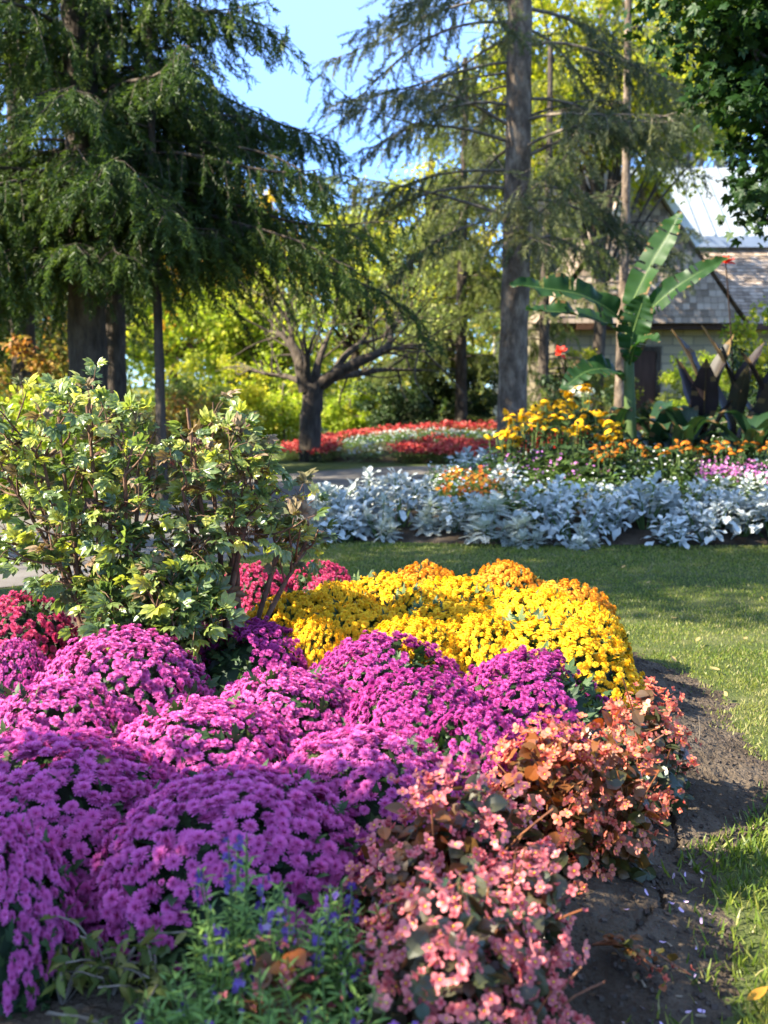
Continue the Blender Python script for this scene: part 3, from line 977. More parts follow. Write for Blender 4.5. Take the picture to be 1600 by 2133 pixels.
bush('yew_bush', 'dark evergreen bush just beside the tall spruce trunk base', 985, 26.5, .85, 2.0, YEW, 301)
bush('yew_bush', 'rounded dark evergreen bush below the weeping olive spruce', 900, 27, .9, 2.2, YEW, 302)
bush('yew_bush', 'dark green bush right behind the spreading tree trunk', 815, 25, .9, 1.9, YEW, 303)
bush('lime_bush', 'bright lime bush touching the forked tree trunk', 590, 23, .9, 1.75, LIME, 304)
bush('lime_bush', 'yellow green bush in sun between the slim trunk and lime bush', 470, 22, 1.1, 2.0, YEL, 305)
bush('lime_bush', 'light green bush low beyond the forked tree trunk', 730, 26, .9, 1.5, LIME, 306)
bush('faded_bush', 'tan bush of faded flower heads between the two dark trunks', 290, 12.9, .42, 1.25, TAN, 307, 30, 90, .06)
bush('rust_bush', 'orange tinged bush by the base of the thick spruce trunk', 50, 15, 1.1, 1.9, RUST, 308)
bush('rust_bush', 'rust coloured bush in the shade right of the thick trunk', 395, 17, .8, 1.3, RUST, 309)
bush('green_bush', 'light green bush in front of the thick spruce trunk', 110, 11.6, .9, 1.25, LIME, 310)
bush('green_bush', 'olive bush behind the leggy peony leaves', 430, 19, .9, 1.5, PALEG, 311)
bush('yellow_bush', 'yellow bush at the picture edge beside the dark cannas', 1608, 15.5, .75, 2.65, YEL, 312)
bush('green_bush', 'pale green bush under the house window', 1500, 24, 1.5, 2.3, LIME, 313)
bush('green_bush', 'tall green bush close against the stone wall by the door', 1440, 27.5, .9, 2.1, PALEG, 318)
bush('green_bush', 'olive bush against the stone wall under the shingle gable', 1215, 27.5, 1.3, 2.4, YEL, 319)
bush('yew_bush', 'dark bush behind the banana stem near the brown door', 1190, 23, 1.0, 1.7, YEW, 314)
bush('yew_bush', 'deep green bush beside the house wall', 1395, 26, .9, 1.2, YEW, 315)

bush('dark_bush', 'dark bush crowded behind the purple bronze cannas', 1525, 14.2, .8, 1.75, YEW, 316)
bush('yellow_bush', 'low yellow bush glimpsed between the canna stems', 1470, 15, .6, 1.3, YEL, 317)
# a far wood closing the view
r = rng(41)
g = Geo()
k = 1150
cx = r.uniform(-42, 42, k); cy = 52 + r.uniform(-5, 10, k) + .004 * cx ** 2
cz = r.uniform(.0, 1, k) ** 1.2 * (5.2 + 1.6 * np.sin(cx * .35) + 1.2 * np.sin(cx * .9 + 1))
ci = np.repeat(np.arange(k), 55)
n = len(ci)
off = r.normal(0, .8, (n, 3))
P = np.stack([cx, cy, cz], 1)[ci] + off
P[:, 2] = np.abs(P[:, 2])
g.scatter(LEAF2, P, frames(norm(r.normal(size=(n, 3))), norm(r.normal(0, .6, (n, 3)) + [0, -.3, 1])), r.uniform(.25, .45, n), np.clip(.45 + .3 * r.normal(size=k)[ci] + .1 * r.normal(size=n), 0, 1))
FAR = leafmat('far autumn foliage', [(0.051, 0.093, 0.025), (0.136, 0.187, 0.034), (0.306, 0.306, 0.051), (0.510, 0.408, 0.085)], 0.5, .6, .15)
tag(g.obj('woods', FAR), 'far autumn wood closing the park view', kind='stuff')

# ------------------------------------------------------------------ the round bed: chrysanthemums
def flower(rings, wdt, curl, seed=0):
    g = Geo()
    r = rng(seed)
    k = len(rings)
    for i, (n, L, el, z0) in enumerate(rings):
        pt = petal(L, wdt, 2, curl, .5, .6)
        for jx in range(n):
            a = 2 * PI * (jx + .5 * (i % 2)) / n + r.normal(0, .07)
            e = rad(el) + r.normal(0, .10)
            Mx = rotz(a) @ roty(-e)
            tn = .15 + pt[3] * .6 * (1 - .35 * i / k) + r.uniform(0, .22)
            g.put(pt, Mx, (0, 0, z0), r.uniform(.88, 1.1), tone=np.clip(tn, 0, 1))
    return g.tmpl()


MUM_FL = flower([(17, .50, -8, 0), (16, .46, 12, .02), (13, .38, 32, .04), (9, .28, 54, .05), (5, .17, 76, .06)], .125, .08, 1)
POM_FL = flower([(12, .48, -14, 0), (11, .42, 16, .03), (8, .33, 44, .05), (5, .22, 70, .06)], .17, -.30, 2)
MUMLEAF = Geo()
for a, l_, w_ in ((0, 1, .42), (.75, .62, .3), (-.75, .62, .3), (1.35, .4, .22), (-1.35, .4, .22)):
    MUMLEAF.put(leaf(l_, w_, 2, .1, .12, .6), rotz(a))
MUMLEAF = MUMLEAF.tmpl()

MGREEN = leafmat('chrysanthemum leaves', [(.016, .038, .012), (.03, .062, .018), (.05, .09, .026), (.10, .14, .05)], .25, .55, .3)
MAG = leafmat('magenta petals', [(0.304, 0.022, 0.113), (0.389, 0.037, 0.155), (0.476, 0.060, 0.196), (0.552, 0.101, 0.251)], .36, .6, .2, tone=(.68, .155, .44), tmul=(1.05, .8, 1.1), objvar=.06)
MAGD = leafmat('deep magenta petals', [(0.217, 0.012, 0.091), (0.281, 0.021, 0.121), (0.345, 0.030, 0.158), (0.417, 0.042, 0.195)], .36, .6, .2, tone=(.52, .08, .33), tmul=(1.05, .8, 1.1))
CRIM = leafmat('crimson petals', [(.20, .008, .035), (.34, .016, .07), (.46, .035, .11), (.56, .07, .17)], .36, .6, .2, tone=(.62, .09, .21), tmul=(1.1, .8, .9))
YELP = leafmat('golden yellow petals', [(0.612, 0.232, 0.003), (0.755, 0.359, 0.004), (0.857, 0.475, 0.008), (0.900, 0.570, 0.016)], .36, .6, .2, tone=(.90, .60, .025), tmul=(1.05, .9, .6))
ORGP = leafmat('orange yellow petals', [(.50, .16, .006), (.62, .23, .008), (.70, .30, .012), (.78, .38, .02)], .36, .6, .2, tone=(.80, .36, .03), tmul=(1.05, .9, .6))


def mum_parts(seed, R, Hh, fl, fsize, n, gap=.35, low=.12, lumpy=.05):
    r = rng(seed)
    nz, n2 = Noise3(seed, 9.0), Noise3(seed + 1, 5.0)
    k = int(n * 1.45)
    i = np.arange(k)
    cz_ = 1 - (i + .5) / k * 1.12
    az = i * 2.399963 + r.normal(0, .12, k)
    cz_ = np.clip(cz_ + r.normal(0, .02, k), -.12, 1)
    sn = np.sqrt(1 - cz_ ** 2)
    U_ = np.stack([sn * np.cos(az), sn * np.sin(az), cz_], 1)
    f = (1 + lumpy * n2(U_ * .35) + r.normal(0, .030, k) + .035 * (r.uniform(size=k) < .05))[:, None]
    P = U_ * f * np.array([R, R, Hh * .92]) + [0, 0, Hh * .06]
    N_ = norm(U_ / np.array([R, R, Hh]))
    lo = sstep(low + .26, low - .05, U_[:, 2])
    ok = (nz(P * 1.6) > -1.05 + gap * .9 + .55 * r.normal(size=k) * .3) & (r.uniform(size=k) > lo * .75)
    ok &= P[:, 2] > .02
    P, N_ = P[ok], N_[ok]
    m = len(P)
    ax = norm(N_ + r.normal(0, .24, (m, 3)) + [0, 0, .10])
    bl = Geo()
    bl.scatter(fl, P, zframes(ax, r), fsize * np.where(r.uniform(size=m) < .13, r.uniform(.35, .6, m), r.uniform(.76, 1.18, m)), np.clip(r.normal(.5, .3, m), 0, 1))
    fo = Geo()
    q = 620
    cz2 = r.uniform(-.05, 1, q); a2 = r.uniform(0, 2 * PI, q); s2 = np.sqrt(1 - cz2 ** 2)
    U2 = np.stack([s2 * np.cos(a2), s2 * np.sin(a2), cz2], 1)
    P2 = U2 * np.where(r.uniform(size=(q, 1)) < .16, r.uniform(1.0, 1.045, (q, 1)), r.uniform(.80, .985, (q, 1))) * np.array([R, R, Hh * .9])
    P2[:, 2] = np.maximum(P2[:, 2], .01)
    D2 = norm(U2 + r.normal(0, .6, (q, 3)))
    fo.scatter(MUMLEAF, P2, frames(D2, norm(U2 + [0, 0, .6])), r.uniform(.03, .055, q), np.clip(r.normal(.4, .25, q), 0, 1))
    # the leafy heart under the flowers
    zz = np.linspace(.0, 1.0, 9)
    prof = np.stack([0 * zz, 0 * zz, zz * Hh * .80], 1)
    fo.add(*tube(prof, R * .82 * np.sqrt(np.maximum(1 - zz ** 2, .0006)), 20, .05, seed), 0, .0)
    return fo, bl


def mum_mesh(name, mat, seeds, R, Hh, fl, fsize, n, **kw):
    out = []
    for s in seeds:
        fo, bl = mum_parts(s, R, Hh, fl, fsize, n, **kw)
        out.append((fo, bl, mat))
    return out


class Stock:
    """plants of one kind: the first of each shape is built, the others are copies of it"""
    def __init__(self, name, makers):
        self.name, self.makers, self.first, self.k = name, makers, {}, 0

    def place(self, loc, rz, label, cat, group, scale=None):
        v = self.k % len(self.makers)
        self.k += 1
        if v not in self.first:
            t = thing(self.name, label, cat, loc, rz, group)
            for nm_, geo, mats in self.makers[v]:
                geo.obj(nm_, mats, t)
            if scale is not None: t.scale = scale
            self.first[v] = t
            return t
        return dup(self.first[v], loc, rz, label, group, scale)


def mum_stock(name, mat, seeds, R, Hh, fl, fsize, n, **kw):
    mk = []
    for s in seeds:
        fo, bl = mum_parts(s, R, Hh, fl, fsize, n, **kw)
        mk.append([('foliage', fo, MGREEN), ('blossoms', bl, mat)])
    return Stock(name, mk)


MUM_R, MUM_H = .30, .34
near_m = mum_stock('purple_chrysanthemum', MAG, (1, 2, 3), MUM_R, MUM_H, MUM_FL, .033, 960, gap=.22, lumpy=.06)
mid_m = mum_stock('purple_chrysanthemum', MAG, (4, 5, 6), MUM_R, MUM_H, MUM_FL, .030, 1120, gap=.20, lumpy=.06)
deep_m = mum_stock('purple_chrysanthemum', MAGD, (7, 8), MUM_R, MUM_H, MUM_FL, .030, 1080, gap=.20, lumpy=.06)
crim_m = mum_stock('crimson_chrysanthemum', CRIM, (9, 10), MUM_R, MUM_H, MUM_FL, .038, 470, gap=.34)
yel_m = mum_stock('yellow_chrysanthemum', YELP, (11, 12, 13), MUM_R, MUM_H, POM_FL, .032, 1150, gap=.02, low=.0, lumpy=.07)
org_m = mum_stock('orange_chrysanthemum', ORGP, (14, 15), MUM_R, MUM_H, POM_FL, .037, 760, gap=.05)

GM = 'purple chrysanthemums in the round bed'
GY = 'yellow chrysanthemums in the round bed'
GO = 'orange yellow chrysanthemums at the far bed edge'
GC = 'crimson chrysanthemums behind the purple ones'


def mum(stock, px, ptop, wpx, label, group, hk=1.0, cat='chrysanthemum', zt=None):
    z = .46 if zt is None else zt
    p = onz(px, ptop, z)
    p[1] += .10
    Rw = wpx / FPX * (p[1] + .1) / 2
    s = Rw / (MUM_R * .965)
    gz = bz(p) - .02
    hz = (z + .0 - gz) / MUM_H * .97 * hk
    k = stock.k
    o = stock.place((p[0], p[1], gz), (k * 2.1) % 6.28, label, cat, group, (s, s * 1.02, hz))
    tl = rng(int(abs(px) * 7 + ptop))
    o.rotation_euler = (tl.normal(0, .06), tl.normal(0, .06), o.rotation_euler[2])
    o.scale = (s * tl.uniform(.94, 1.06), s * tl.uniform(.94, 1.08), hz * tl.uniform(1.0, 1.08))
    return p


MUMS = [
    (near_m, 472, 1645, 610, 'purple chrysanthemum dome in shade right behind the blue spiked plants'),
    (near_m, 70, 1590, 580, 'half shaded purple chrysanthemum cut by the picture edge with loose blooms at its foot'),
    (near_m, 762, 1545, 470, 'purple chrysanthemum dome touching the coral begonias, gaps of green on its crown'),
    (mid_m, 402, 1478, 430, 'sunlit pink purple chrysanthemum dome just behind the shaded front dome'),
    (mid_m, 85, 1440, 400, 'pink purple chrysanthemum with dark gaps at its skirt near the picture edge'),
    (mid_m, 255, 1345, 370, 'pink purple chrysanthemum dome at the foot of the large peony shrub'),
    (mid_m, 580, 1400, 360, 'pink purple chrysanthemum filling the middle of the purple group'),
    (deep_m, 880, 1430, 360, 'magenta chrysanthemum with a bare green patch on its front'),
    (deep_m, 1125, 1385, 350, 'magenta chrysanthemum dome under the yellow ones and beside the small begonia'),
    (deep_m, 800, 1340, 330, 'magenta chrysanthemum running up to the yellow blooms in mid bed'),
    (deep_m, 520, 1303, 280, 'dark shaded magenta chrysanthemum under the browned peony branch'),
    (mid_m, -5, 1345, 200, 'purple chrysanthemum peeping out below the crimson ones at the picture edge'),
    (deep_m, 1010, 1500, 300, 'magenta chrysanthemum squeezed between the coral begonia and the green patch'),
    (near_m, -40, 1760, 360, 'low purple chrysanthemum filling the bottom corner with its loose lower blooms'),
    (crim_m, 35, 1240, 220, 'crimson chrysanthemum at the picture edge beside the peony stems'),
    (crim_m, 522, 1185, 180, 'crimson chrysanthemum behind the upright peony stem'),
    (crim_m, 668, 1178, 175, 'crimson chrysanthemum next to the yellow blooms by the lawn'),
    (crim_m, 330, 1235, 230, 'crimson chrysanthemum mostly hidden behind the large peony shrub'),
    (yel_m, 622, 1230, 290, 'yellow chrysanthemum beside the crimson ones'),
    (yel_m, 800, 1192, 260, 'yellow chrysanthemum at the back in front of an orange one'),
    (yel_m, 960, 1210, 270, 'yellow chrysanthemum at the back in the middle of the group'),
    (yel_m, 735, 1255, 280, 'yellow chrysanthemum between the dark magenta dome and the back row'),
    (yel_m, 935, 1255, 300, 'yellow chrysanthemum in the heart of the yellow group'),
    (yel_m, 860, 1300, 260, 'yellow chrysanthemum touching the magenta dome in mid bed'),
    (yel_m, 1120, 1232, 270, 'yellow chrysanthemum behind the biggest yellow dome'),
    (yel_m, 1150, 1290, 345, 'biggest yellow chrysanthemum dome at the corner over bare soil'),
    (yel_m, 640, 1295, 190, 'yellow chrysanthemum with a dark gap above the shaded magenta dome'),
    (yel_m, 700, 1212, 200, 'yellow chrysanthemum wedged behind the first one by the crimson blooms'),
    (yel_m, 1040, 1222, 220, 'yellow chrysanthemum filling the gap below the highest orange one'),
    (yel_m, 1010, 1290, 260, 'yellow chrysanthemum between the biggest dome and the magenta group'),
    (yel_m, 1215, 1255, 200, 'yellow chrysanthemum on the lawn side behind the biggest dome'),
    (yel_m, 880, 1225, 230, 'yellow chrysanthemum in the second row under the back orange one'),
    (org_m, 890, 1186, 185, 'orange yellow chrysanthemum at the back in the gap between yellow ones'),
    (org_m, 1060, 1184, 190, 'orange yellow chrysanthemum standing highest at the far bed edge'),
    (org_m, 1180, 1214, 220, 'orange yellow chrysanthemum at the lawn side of the far edge'),
]
for st, px, pt, wp, lb in MUMS:
    grp = GY if st is yel_m else GO if st is org_m else GC if st is crim_m else GM
    mum(st, px, pt, wp, lb, grp, hk=.98)

# loose leafy gaps growing through two of the domes
# ------------------------------------------------------------------ coral begonias
BEGF = Geo()
bp = petal(.52, .50, 3, -.18, .35, .45)
for a, s_ in ((0, 1), (PI, 1), (PI / 2, .72), (-PI / 2, .72)):
    BEGF.put(bp, rotz(a) @ roty(-.45), (0, 0, 0), s_, tone=np.array([.1, .55, .9]))
for jx in range(7):
    BEGF.put(petal(.12, .07, 1, 0, .7, .9), rotz(jx * .9) @ roty(-1.0), (0, 0, .02), 1, slot=1, tone=0)
BEGF = BEGF.tmpl()
BEGB = Geo()
for a in (0, PI / 2, PI, -PI / 2):
    BEGB.put(petal(.42, .36, 3, -.55, .35, .5), rotz(a) @ roty(-1.1), (0, 0, 0), 1, tone=np.array([.0, .3, .6]))
BEGB = BEGB.tmpl()
ROUND = leaf(1, .86, 4, .16, .18, .42)
BEGL = leafmat('begonia leaves', [(0.031, 0.047, 0.014), (0.062, 0.063, 0.016), (0.150, 0.063, 0.018), (0.275, 0.079, 0.018)], .38, .35, .5, tmul=(1.5, .9, .4))
BEGLG = leafmat('green begonia leaves', [(.02, .045, .022), (.035, .06, .026), (.07, .06, .028), (.13, .05, .03)], .30, .35, .5, tmul=(1.4, .95, .5))
CORAL = leafmat('coral begonia petals', [(.40, .035, .03), (.54, .075, .06), (.64, .15, .11), (.78, .34, .25)], .45, .45, .3, tone=(.70, .24, .15), tmul=(1.05, .85, .75))
PINKB = leafmat('pink begonia petals', [(0.370, 0.027, 0.048), (0.493, 0.063, 0.088), (0.581, 0.117, 0.144), (0.686, 0.288, 0.288)], .42, .45, .3, tone=(.66, .23, .22), tmul=(1.05, .85, .85))
YCEN = leafmat('yellow stamens', [(.75, .50, .03), (.85, .62, .06)], .2, .6, .2)
BSTEM = solid('begonia stem', [(.09, .03, .012), (.16, .055, .02), (.20, .09, .03)], 30, .5, .1, 60, spec=.4)


def begonia(name, label, loc, R, Hh, nl, nf, lm, fm, seed, lean=(0, 0), lsize=(.030, .055)):
    r = rng(seed)
    t = thing(name, label, 'begonia', loc, 0, 'begonias along the bed edge')
    st, lf, fl = Geo(), Geo(), Geo()
    q = 11
    a = r.uniform(0, 2 * PI, q); s = np.sqrt(r.uniform(0, 1, q))
    top = np.stack([R * .75 * s * np.cos(a) + lean[0], R * .75 * s * np.sin(a) + lean[1], Hh * (1 - .45 * s ** 2) * r.uniform(.55, .82, q)], 1)
    for tpp in top:
        b0 = np.array([tpp[0] * .25, tpp[1] * .25, -.02])
        P = bez([b0, b0 * .4 + tpp * .6 * [.8, .8, 1], tpp], 7)
        st.add(*tube(P, np.linspace(.0042, .0022, 7), 6))
        k = r.integers(1, 3)
        for _ in range(k):
            e = tpp + r.normal(0, .045, 3) + [0, 0, .035]
            st.add(*tube(bez([P[4], (P[4] + e) / 2 + [0, 0, .01], e], 5), .0022, 4))
    nz = Noise3(seed, 11.0)
    nl = int(nl * 2.3)

    def shell(n, lo, hi, zlo=-.05):
        cz_ = r.uniform(zlo, 1, n); a_ = r.uniform(0, 2 * PI, n); sn = np.sqrt(1 - cz_ ** 2)
        U_ = np.stack([sn * np.cos(a_), sn * np.sin(a_), cz_], 1)
        f = r.uniform(lo, hi, (n, 1)) * (1 + .10 * nz(U_ * .3))[:, None]
        P = U_ * f * [R, R, Hh * .92] + np.stack([lean[0] * cz_, lean[1] * cz_, 0 * cz_ + .02], 1)
        return U_, P
    U_, P = shell(nl, .60, 1.02, -.16)
    D = norm(U_ * [1, 1, .3] + r.normal(0, .45, (nl, 3)) + [0, 0, -.15])
    N_ = norm(U_ * .8 + r.normal(0, .4, (nl, 3)) + [0, 0, .35])
    ls = r.uniform(*lsize, nl)
    lf.scatter(ROUND, P - D * ls[:, None] * .5, frames(D, N_), ls, np.clip(.38 + .5 * P[:, 2] / Hh * r.uniform(.4, 1.1, nl) + r.normal(0, .15, nl), 0, 1))
    # flowers in loose bunches
    nf = int(nf * 2.9)
    nb = max(8, nf // 5)
    Ub, Pb = shell(nb, .92, 1.08, -.02)
    ci = r.integers(0, nb, nf)
    P = Pb[ci] + r.normal(0, .019, (nf, 3))
    A = norm(Ub[ci] * .8 + r.normal(0, .5, (nf, 3)) + [0, -.12, .1])
    bud = r.uniform(size=nf) < .35
    vr = np.clip(r.normal(.45, .28, nf), 0, 1)
    fl.scatter(BEGF, P[~bud], zframes(A[~bud], r), r.uniform(.024, .036, (~bud).sum()), vr[~bud])
    fl.scatter(BEGB, P[bud], zframes(A[bud], r), r.uniform(.018, .030, bud.sum()), vr[bud] * .4)
    st.obj('stems', BSTEM, t, True)
    lf.obj('foliage', lm, t)
    fl.obj('blossoms', [fm, YCEN], t)
    return t


def bed_at(px, py, z=.12):
    p = onz(px, py, z)
    p[2] = bz(p)
    return p


for k, (px, py, R, Hh, nl, nf, lm, fm, lb, lean) in enumerate([
    (1330, 1640, .145, .34, 130, 105, BEGLG, CORAL, 'small coral begonia at the corner beside the yellow dome', (.03, 0)),
    (1130, 1795, .17, .37, 190, 125, BEGL, CORAL, 'coral begonia with glowing rust leaves beside the magenta domes', (0, 0)),
    (1232, 1765, .15, .36, 160, 110, BEGL, CORAL, 'coral begonia with bare stems leaning out over the cracked soil', (.04, -.02)),
    (960, 1960, .18, .36, 190, 120, BEGLG, PINKB, 'pink begonia in front of the rust leaved one, grey green leaves below', (.02, 0)),
    (1030, 2070, .14, .29, 140, 85, BEGLG, PINKB, 'pink begonia drooping onto the soil beside the lawn strip', (.05, -.02)),
    (880, 1985, .15, .33, 160, 85, BEGL, PINKB, 'dark leaved pink begonia touching the blue spiked plants', (0, 0)),
    (930, 2190, .17, .31, 190, 120, BEGLG, PINKB, 'pink begonia at the very bottom edge of the picture', (0, 0)),
    (1060, 2210, .10, .20, 80, 40, BEGLG, PINKB, 'low pink begonia with big round grey leaves at the bottom edge', (.03, 0)),
    (600, 2250, .08, .26, 40, 14, BEGL, PINKB, 'red budded begonia rising among the blue spiked plants', (0, 0))]):
    begonia('begonia', lb, bed_at(px, py), R, Hh, nl, int(nf * (1.45 if fm is PINKB else 1.1)), lm, fm, 400 + k, lean)
# withered trailing shoots lying on the soil
r = rng(450)
for k, (px, py, lb) in enumerate([(1235, 1955, 'withered begonia shoot trailing over the cracked soil'), (1250, 1700, 'thin begonia shoot lying on the shaded soil with red buds')]):
    p = bed_at(px, py, .1)
    t = thing('begonia_shoot', lb, 'begonia', p)
    sg, lg = Geo(), Geo()
    for q in range(5):
        e = np.array([r.uniform(.05, .22), r.uniform(-.12, .05), .02])
        e[2] = bz(p + e) - p[2] + r.uniform(.01, .05)
        P = bez([(0, 0, .02), e * .5 + [0, 0, .04], e], 7)
        sg.add(*tube(P, .0025, 4))
        m = 12
        ii = r.integers(2, 7, m)
        lg.scatter(ROUND, P[ii] + r.normal(0, .012, (m, 3)), frames(r.normal(size=(m, 3)) * [1, 1, .4], r.normal(0, .5, (m, 3)) + [0, 0, 1]), r.uniform(.014, .034, m), r.uniform(size=m))
        lg.scatter(BEGB, P[-2:] + r.normal(0, .01, (2, 3)), zframes(r.normal(size=(2, 3)), r), .024, .3, slot=np.ones(len(BEGB[1]) * 2, int))
    sg.obj('stems', BSTEM, t, True)
    lg.obj('foliage', [BEGL, CORAL], t)

# ------------------------------------------------------------------ blue spiked summer snapdragons and straggling weeds in front
LANCE = leaf(1, .2, 3, .2, .25, .4)
ANGL = leafmat('snapdragon leaves', [(0.072, 0.136, 0.038), (0.119, 0.216, 0.053), (0.189, 0.307, 0.061), (0.402, 0.501, 0.080)], .35, .45, .35)
VIOL = leafmat('violet petals', [(0.088, 0.033, 0.180), (0.138, 0.061, 0.270), (0.213, 0.121, 0.360), (0.525, 0.396, 0.558)], .35, .6, .2, tmul=(.9, .8, 1.1))
TINYF = Geo()
for a in (.3, 1.5, 2.8, 4.1, 5.3):
    TINYF.put(petal(.55, .46, 2, -.1, .4, .6), rotz(a) @ roty(-.4))
TINYF = TINYF.tmpl()


def snapdragon(label, loc, n, Hh, spread, bloom, seed):
    r = rng(seed)
    t = thing('summer_snapdragon', label, 'snapdragon', loc, 0, 'blue spiked plants at the front of the bed')
    sg, lg, fg = Geo(), Geo(), Geo()
    for k in range(n):
        a, s = r.uniform(0, 2 * PI), math.sqrt(r.uniform())
        h = Hh * r.uniform(.55, 1.05) * (1 - .25 * s)
        tip = np.array([spread * s * math.cos(a), spread * s * math.sin(a), h])
        P = bez([tip * [.3, .3, 0], tip * [.7, .7, .55], tip], 9)
        sg.add(*tube(P, np.linspace(.003, .0014, 9), 4))
        m = int(h / .0125)
        u = np.linspace(.12, .97, m)
        Q = np.stack([np.interp(u * 8, np.arange(9), P[:, c]) for c in range(3)], 1)
        ang = np.arange(m) * 1.6 + r.uniform(0, 6)
        el = r.uniform(.2, .9, m)
        D = np.stack([np.cos(ang) * np.cos(el), np.sin(ang) * np.cos(el), np.sin(el)], 1)
        lg.scatter(LANCE, Q, frames(D, np.tile([0, 0, 1.0], (m, 1)) + r.normal(0, .2, (m, 3))), np.interp(u, [0, .5, 1], [.05, .045, .022]) * r.uniform(.7, 1.2, m), np.clip(.2 + .5 * u + .15 * r.normal(size=m), 0, 1))
        if r.uniform() < bloom:
            m = r.integers(5, 13)
            u = r.uniform(.68, 1, m)
            Q = np.stack([np.interp(u * 8, np.arange(9), P[:, c]) for c in range(3)], 1)
            D = norm(r.normal(size=(m, 3)) * [1, 1, .3] + [0, -.3, .2])
            fg.scatter(TINYF, Q + D * .008, zframes(D, r), r.uniform(.010, .019, m), np.clip(r.normal(.4, .22, m), 0, 1))
    sg.obj('stems', M['stem_green'], t)
    lg.obj('foliage', ANGL, t)
    if fg.n: fg.obj('blossoms', VIOL, t)
    return t


for k, (px, py, n, Hh, sp_, bl, lb) in enumerate([
    (505, 2200, 26, .40, .10, .5, 'tallest blue spiked snapdragon rising in front of the shaded purple dome'),
    (430, 2260, 30, .30, .12, .15, 'bushy light green snapdragon near the straggling weeds'),
    (620, 2230, 30, .34, .12, .3, 'dense snapdragon with violet spikes in front of the purple dome skirt'),
    (720, 2220, 28, .33, .10, .3, 'violet flowered snapdragon growing against the begonias'),
    (540, 2380, 34, .26, .14, .15, 'low leafy snapdragon at the bottom edge below the tallest one'),
    (700, 2380, 34, .27, .13, .2, 'low snapdragon at the bottom edge beside the pink begonia'),
    (370, 2330, 22, .20, .10, .15, 'yellow green snapdragon shoots with few flowers by the bare soil')]):
    snapdragon(lb, bed_at(px, py, .10), n, Hh, sp_, bl, 500 + k)

WEED = leafmat('pale weed leaves', [(0.036, 0.060, 0.010), (0.067, 0.092, 0.015), (0.121, 0.145, 0.026), (0.182, 0.158, 0.040)], .35, .55, .25)
r = rng(560)
for k, (px, py, lb, hh) in enumerate([(235, 2110, 'pale straggling weed with light leaf rosettes before the shaded dome', .17),
                                     (130, 2120, 'dry looking straggling weed over dark soil at the bottom corner', .12),
                                     (330, 2160, 'pale curled weed leaning on the snapdragon shoots', .15),
                                     (60, 2100, 'low weed with few leaves under the loose purple blooms at the picture edge', .08),
                                     (290, 2260, 'leafy weed crowding the yellow green snapdragon shoots', .15)]):
    p = bed_at(px, py, .1)
    t = thing('weed', lb, 'weed', p, 0, 'straggling weeds at the front of the bed')
    sg, lg = Geo(), Geo()
    for q in range(10):
        e = np.array([r.normal(0, .09), r.normal(0, .05), hh * r.uniform(.4, 1.1)])
        P = bez([(0, 0, -.01), e * [.4, .4, .7], e + [0, 0, -.02]], 8)
        sg.add(*tube(P, .0022, 4))
        m = 9
        ii = r.integers(2, 8, m)
        lg.scatter(leaf(1, .42, 3, .25, .5, .5, .08), P[ii], frames(r.normal(size=(m, 3)) * [1, 1, .5], r.normal(0, .5, (m, 3)) + [0, 0, 1]), r.uniform(.018, .045, m), r.uniform(size=m))
    sg.obj('stems', M['twig'], t)
    lg.obj('foliage', WEED, t)
g = Geo()
p0, p1 = bed_at(-10, 2110, .08), bed_at(215, 2075, .14)
g.add(*tube(bez([p0 + [0, 0, .01], (p0 + p1) / 2 + [0, 0, .03], p1 + [0, 0, .05]], 12), np.linspace(.005, .002, 12), 6, .1, 4))
tag(g.obj('dry_twig', M['twig'], smooth=True), 'pale dry stem lying across the dark soil', 'stem')

# ------------------------------------------------------------------ tree peonies
LFT = Geo()
for a, l_, w_, o in ((0, 1, .42, 0), (.6, .82, .36, .08), (-.6, .78, .34, .08), (1.25, .5, .24, .05), (-1.25, .46, .24, .05)):
    LFT.put(leaf(l_, w_, 4, .30, .28, .62, .04), rotz(a), (o, 0, 0))
LFT = LFT.tmpl()
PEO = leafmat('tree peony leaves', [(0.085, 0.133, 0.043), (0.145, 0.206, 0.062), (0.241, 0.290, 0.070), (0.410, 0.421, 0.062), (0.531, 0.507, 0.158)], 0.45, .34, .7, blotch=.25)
PEOB = leafmat('browned peony leaves', [(.09, .10, .035), (.15, .12, .05), (.20, .13, .07), (.30, .22, .14), (.10, .05, .035)], .3, .6, .3, blotch=.35)


